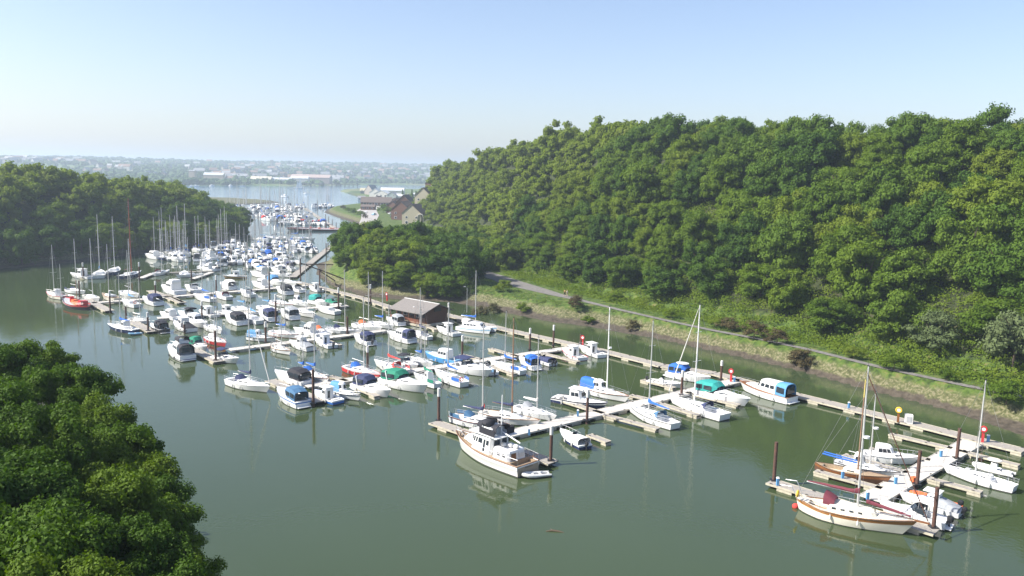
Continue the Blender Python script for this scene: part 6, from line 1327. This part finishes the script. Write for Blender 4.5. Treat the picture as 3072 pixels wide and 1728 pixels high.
EX = [(1100, 588, 820, 60, 7, 6, 3, 2.5, 0), (1118, 586, 840, 20, 9, 6, 3, 2.5, 1), (1135, 588, 800, 75, 8, 7, 3.5, 3, 0), (1160, 590, 780, 10, 10, 7, 3, 2.5, 1), (1190, 592, 740, 70, 9, 8, 4, 3, 2), (1215, 588, 800, 15, 9, 6, 3, 2, 1), (1228, 600, 680, 80, 8, 7, 4.5, 3, 0), (1195, 605, 660, 78, 11, 9, 5, 4, 2), (1240, 612, 620, 70, 11, 8, 5, 4, 0), (1182, 615, 600, 80, 10, 9, 5, 4, 2), (1300, 632, 545, 75, 10, 8, 5, 3.5, 2), (1085, 580, 900, 10, 8, 6, 3, 2, 1)]
for k, (px, py, D, rz, L, W_, h, rh, c_) in enumerate(EX): vhouse(px, py, D, R(rz), L, W_, h, rh, (BUFF, WREN, BRICK)[c_], (BRS, GSL, BRS)[c_], ['small buff house behind the car park, ', 'small white unit in the boatyard, ', 'small brick house in the brown-roofed group, '][c_] + ORD[[q_ for q_ in range(k + 1) if EX[q_][8] == c_].__len__() - 1] + ' of its kind going back', [('l', 0, h * .5, 1.4, 1.4), ('f', -2, h * .5, 1.3, 1.3), ('f', 2, h * .5, 1.3, 1.3)])
arch = MB(); hood(arch, 0, 1, 4, 4, 0, 6.5, 6.5); pe = atd(1262, 660, 462); ar = arch.build('entrance_arch', WREN); ar.location = (pe.x, 462, hz(pe.x, 462)); ar.rotation_euler = (0, 0, R(-100)); tag(ar, 'white arched entrance structure against the near brown house', 'arch')
# village road and car park, sand edge
ribbon_pts = [(-80, 440, 9), (-86, 470, 9), (-92, 510, 10), (-100, 560, 12), (-112, 610, 16), (-118, 650, 14), (-122, 720, 9), (-128, 800, 7), (-140, 950, 7)]
tag(ribbon('road', ribbon_pts, .10, mat('pale_asphalt', (.36, .34, .32), .9), sub=8), kind='structure')
def car(p, rz, m, lab):
    e = empty('parked_car', p, rz, lab, 'car', 'cars parked in the village'); b = MB(); b.box((0, 0, .62), (4.2, 1.75, .6)); b.box((-.2, 0, 1.15), (2.5, 1.6, .55), top=.82); b.build('body', m, e)
    b = MB(); b.box((-.2, 0, 1.14), (2.3, 1.62, .36), top=.88); b.build('window', GLASS, e)
    for x in (-1.3, 1.3):
        for y in (-.8, .8): b = MB(); b.tube([(x, y - .1, .33), (x, y + .1, .33)], .33, 10); b.build('wheel', BLACK, e)
for k, (px, py, D, m, lab) in enumerate([(1122, 630, 560, SKYB, 'pale blue vehicle with a light load on the village road'), (1090, 632, 555, WHITE, 'white van on the left of the car park'), (1098, 622, 590, WHITE, 'white car behind the white van'), (1175, 632, 540, BLACK, 'dark car outside the near houses'), (1170, 628, 575, GREY, 'grey car outside the near houses')]):
    g = atd(px, py, D); car((g.x, D, hz(g.x, D) + .12), R(70 + 13 * k), m, lab)
# village shrubs
for k, (px, D, r, kk, lab) in enumerate([(1045, 590, 3, 's', 'round bush on the village beach, leftmost'), (1062, 565, 3.2, 's', 'round bush on the village beach, middle'), (1082, 545, 3, 's', 'round bush on the village beach by the white van'), (1030, 640, 2.6, 'b', 'brown bush near the tip of the village spit'), (1096, 520, 2.2, 'b', 'bush on the green verge below the road'), (1150, 600, 4.5, 's', 'tree between the road and the long brown roof'), (1165, 585, 4, 's', 'tree beside the dark brick house'), (1185, 540, 2.6, 's', 'garden shrub by the road bend')]):
    g = atd(px, 600, D); s = r / 5; e = empty('shrub', (g.x, D, hz(g.x, D)), 0, lab, 'shrub'); put('foliage', CROWN[kk + str(k % 2)], e, (0, 0, r * .6), k, (s, s, s)); st = trunk_mesh('stem', 3, .15, k, 1); put('stem', st, e)
def conifer(px, D, h, lab):
    g = atd(px, 560, D); e = empty('conifer', (g.x, D, hz(g.x, D)), 0, lab, 'tree'); rg = np.random.default_rng(int(px)); n = 1500; t = rg.uniform(0, 1, n); a = rg.uniform(0, 6.28, n); rr = (1 - t) * h * .28 * rg.uniform(.5, 1.1, n) * (.8 + .2 * np.sin(t * 40)); c = np.stack([np.cos(a) * rr, np.sin(a) * rr, h * (.08 + .92 * t)], -1); nn = np.stack([np.cos(a), np.sin(a), .6 + 0 * a], -1)
    put('crown', mesh_quads('crown', leaves(c, nn, rg.uniform(.5, 1.1, n), rg), LEAFD), e); b = MB(); b.tube([(0, 0, -1), (0, 0, h * .9)], [.3, .05], 6); b.build('trunk', BARK, e)
conifer(1208, 900, 11, 'dark conifer right of the long white shed'); conifer(1236, 820, 13, 'tall dark conifer, left of two under the hill'); conifer(1248, 800, 12, 'tall dark conifer, right of two under the hill')
for px, D, lab in ((1137, 1000, 'round green tree left of the long white shed'), (1222, 860, 'broad green tree between the conifers')):
    g = atd(px, 560, D); tree(g.x, D, 9, 4.5, 'm1', lab, name='broadleaf_tree', rg=rt)
# ------------------------------------------------------------------ far shore: town, works, woods
rf_ = random.Random(77); TOWN = [mat('pale_render', (.52, .50, .46), .85), mat('grey_render', (.30, .30, .29), .85), mat('cream_render', (.42, .38, .30), .85), mat('pink_render', (.34, .27, .23), .85), mat('stone_far', (.26, .24, .21), .85)]; ROOFS = [GSL, mat('brown_tiles', (.24, .16, .12), .85), BRS]
def hmesh(L, W_, h, rh):
    b = MB(); b.box((0, 0, h / 2 - 1), (L, W_, h + 2)); b.add([(-L / 2, -W_ / 2, h), (-L / 2, W_ / 2, h), (-L / 2, 0, h + rh), (L / 2, -W_ / 2, h), (L / 2, W_ / 2, h), (L / 2, 0, h + rh)], [(0, 2, 1), (3, 4, 5)])
    X0 = L / 2 + .4
    for s in (-1, 1): y1 = s * (W_ / 2 + .4); b.add([(-X0, 0, h + rh + .15), (X0, 0, h + rh + .15), (X0, y1, h), (-X0, y1, h), (-X0, 0, h + rh - .1), (X0, 0, h + rh - .1), (X0, y1, h - .25), (-X0, y1, h - .25)], [(0, 1, 2, 3), (7, 6, 5, 4), (2, 6, 7, 3), (1, 5, 6, 2), (0, 3, 7, 4)], 1)
    return b
FH = []
for wmi in TOWN:
    for rmi in ROOFS[:2]:
        b = hmesh(15, 9, 6.5, 4.5); o = b.build('far_house', [wmi, rmi]); FH.append(o.data); bpy.data.objects.remove(o)
def far_house(px, py, lab, grp, key=None, sc=1.0, zadd=0):
    # walk the sight line until it meets the ground
    D = None
    for q in range(60):
        dd = 1250 + q * 60; g = atd(px, py, dd)
        if hz(g.x, dd) > g.z: D = dd; break
    if D is None: return None
    g = atd(px, py, D); o = bpy.data.objects.new('far_house', FH[rf_.randrange(len(FH)) if key is None else key]); COL.objects.link(o)
    o.location = (g.x, D, hz(g.x, D)); o.rotation_euler = (0, 0, rf_.choice([0, R(90)]) + rf_.uniform(-.3, .3)); s = sc * rf_.uniform(.8, 1.2); o.scale = (s * rf_.uniform(1, 1.8), s, s * 1.25); tag(o, lab, 'house', grp); return o
zones = [((10, 245), (480, 492), 60, 'small house in the terraces on the far ridge at top left'), ((260, 700), (490, 535), 34, 'small pale house among trees on the far left hillside'), ((640, 1000), (494, 547), 95, 'small house in the far town behind the estuary'), ((1000, 1300), (500, 548), 75, 'small house in the far town above the boatyard')]
for (xa, xb), (ya, yb), n, lab in zones:
    for i in range(n): far_house(xa + (xb - xa) * (i + rf_.random()) / n, rf_.uniform(ya, yb), lab, lab.replace('small house', 'small houses').replace('small pale house', 'small pale houses'))
def works(px, py, D, L, W_, h, rh, wm_, rm, lab, rz=0.05):
    g = atd(px, py, D); e = gable('waterfront_building', (g.x, D, max(1, hz(g.x, D))), rz, L, W_, h, rh, wm_, rm, lab, 'large buildings on the far waterfront', ())
works(785, 547, 1790, 45, 25, 7, 7, mat('sand_wall', (.50, .42, .30), .85), mat('sand_sheet', (.55, .50, .38), .7), 'sand-coloured shed on the far waterfront, left of the slipway')
works(838, 548, 1800, 60, 20, 9, 4, WREN, SHED, 'long white shed on the far waterfront'); works(935, 538, 1900, 90, 40, 14, 7, mat('pink_sheet', (.40, .33, .28), .8), mat('pink_roof', (.40, .31, .27), .8), 'broad pinkish hall on the far waterfront')
works(900, 542, 1830, 40, 20, 12, 5, WREN, SHED, 'white gabled hall right of the long white shed'); works(578, 533, 1700, 12, 12, 22, 2, mat('tan_tower', (.48, .38, .28), .8), GSL, 'square tan tower block on the far wooded shore'); works(643, 530, 1750, 42, 14, 14, 5, mat('tan_tower', (.48, .38, .28), .8), SHED, 'white-roofed tan hall on the far wooded shore')
works(705, 528, 1900, 60, 20, 8, 5, WREN, GSL, 'grey-roofed works with white end on the far shore')
b = MB(); g = atd(990, 556, 1750); 
e = empty('jetty', (g.x, 1750, 0), .02, 'dark piled jetty across the water left of the boatyard', 'jetty'); b = MB(); b.box((0, 0, 5), (130, 12, 1.2)); b.build('deck', DARKW, e)
for i in range(14): b = MB(); b.tube([(-60 + i * 9.2, 0, -2), (-60 + i * 9.2, 0, 5)], .9, 6); b.build('leg', DARKW, e)
g = atd(815, 480, 3100); e = empty('church_tower', (g.x, 3100, hz(g.x, 3100)), 0, 'lone tower standing on the far skyline', 'tower'); b = MB(); b.box((0, 0, 14), (9, 9, 30)); b.build('shaft', mat('stone_far', (.26, .24, .21), .85), e); b = MB(); b.box((0, 0, 31), (10.5, 10.5, 4), top=.9); b.build('parapet', mat('stone_far', (.26, .24, .21), .85), e)
rg2 = np.random.default_rng(9); N = 9000; AZ2 = rg2.uniform(-.70, -.06, N); DD = 1500 + 3300 * rg2.uniform(0, 1, N) ** 1.6; X2 = AZ2 * DD; dF = sdist(X2, DD, POLY_F, SHORE_F); wv = wob(X2, DD, 90, 8) + .6 * wob(X2, DD, 37, 2)
sel = (dF > 6) & ((wv > .32) | (rg2.uniform(0, 1, N) < .35) | ((dF < 90) & (AZ2 < -.33))); HF = height(X2, DD); LEAFF = leaf_material('far_foliage', [(.2, (.035, .07, .022)), (.6, (.06, .11, .03))], .1)
allp = []; EF = []; EVs = []; base = 0; out = []
bb = MB(); bb.ball((0, 0, 0), (1, 1, .8), n=7, m=5); bv = np.array(bb.v)
tv = []; tf = []; 
for x, y, z in zip(X2[sel], DD[sel], HF[sel]):
    r = rg2.uniform(4, 9) * (1 + .3 * (y > 2600)); vv = bv * r * (1 + .18 * rg2.normal(size=(len(bv), 1))) + np.array([x, y, z + r * .5]); tv.append(vv); tf += [tuple(i + base for i in f) for f in bb.f]; base += len(bv)
me = bpy.data.meshes.new('far_woods'); me.from_pydata(np.concatenate(tv).tolist(), [], tf); me.materials.append(LEAFF); o = bpy.data.objects.new('far_woods', me); COL.objects.link(o); tag(o, 'hazy trees and hedges covering the hills across the estuary', 'woods', kind='stuff')
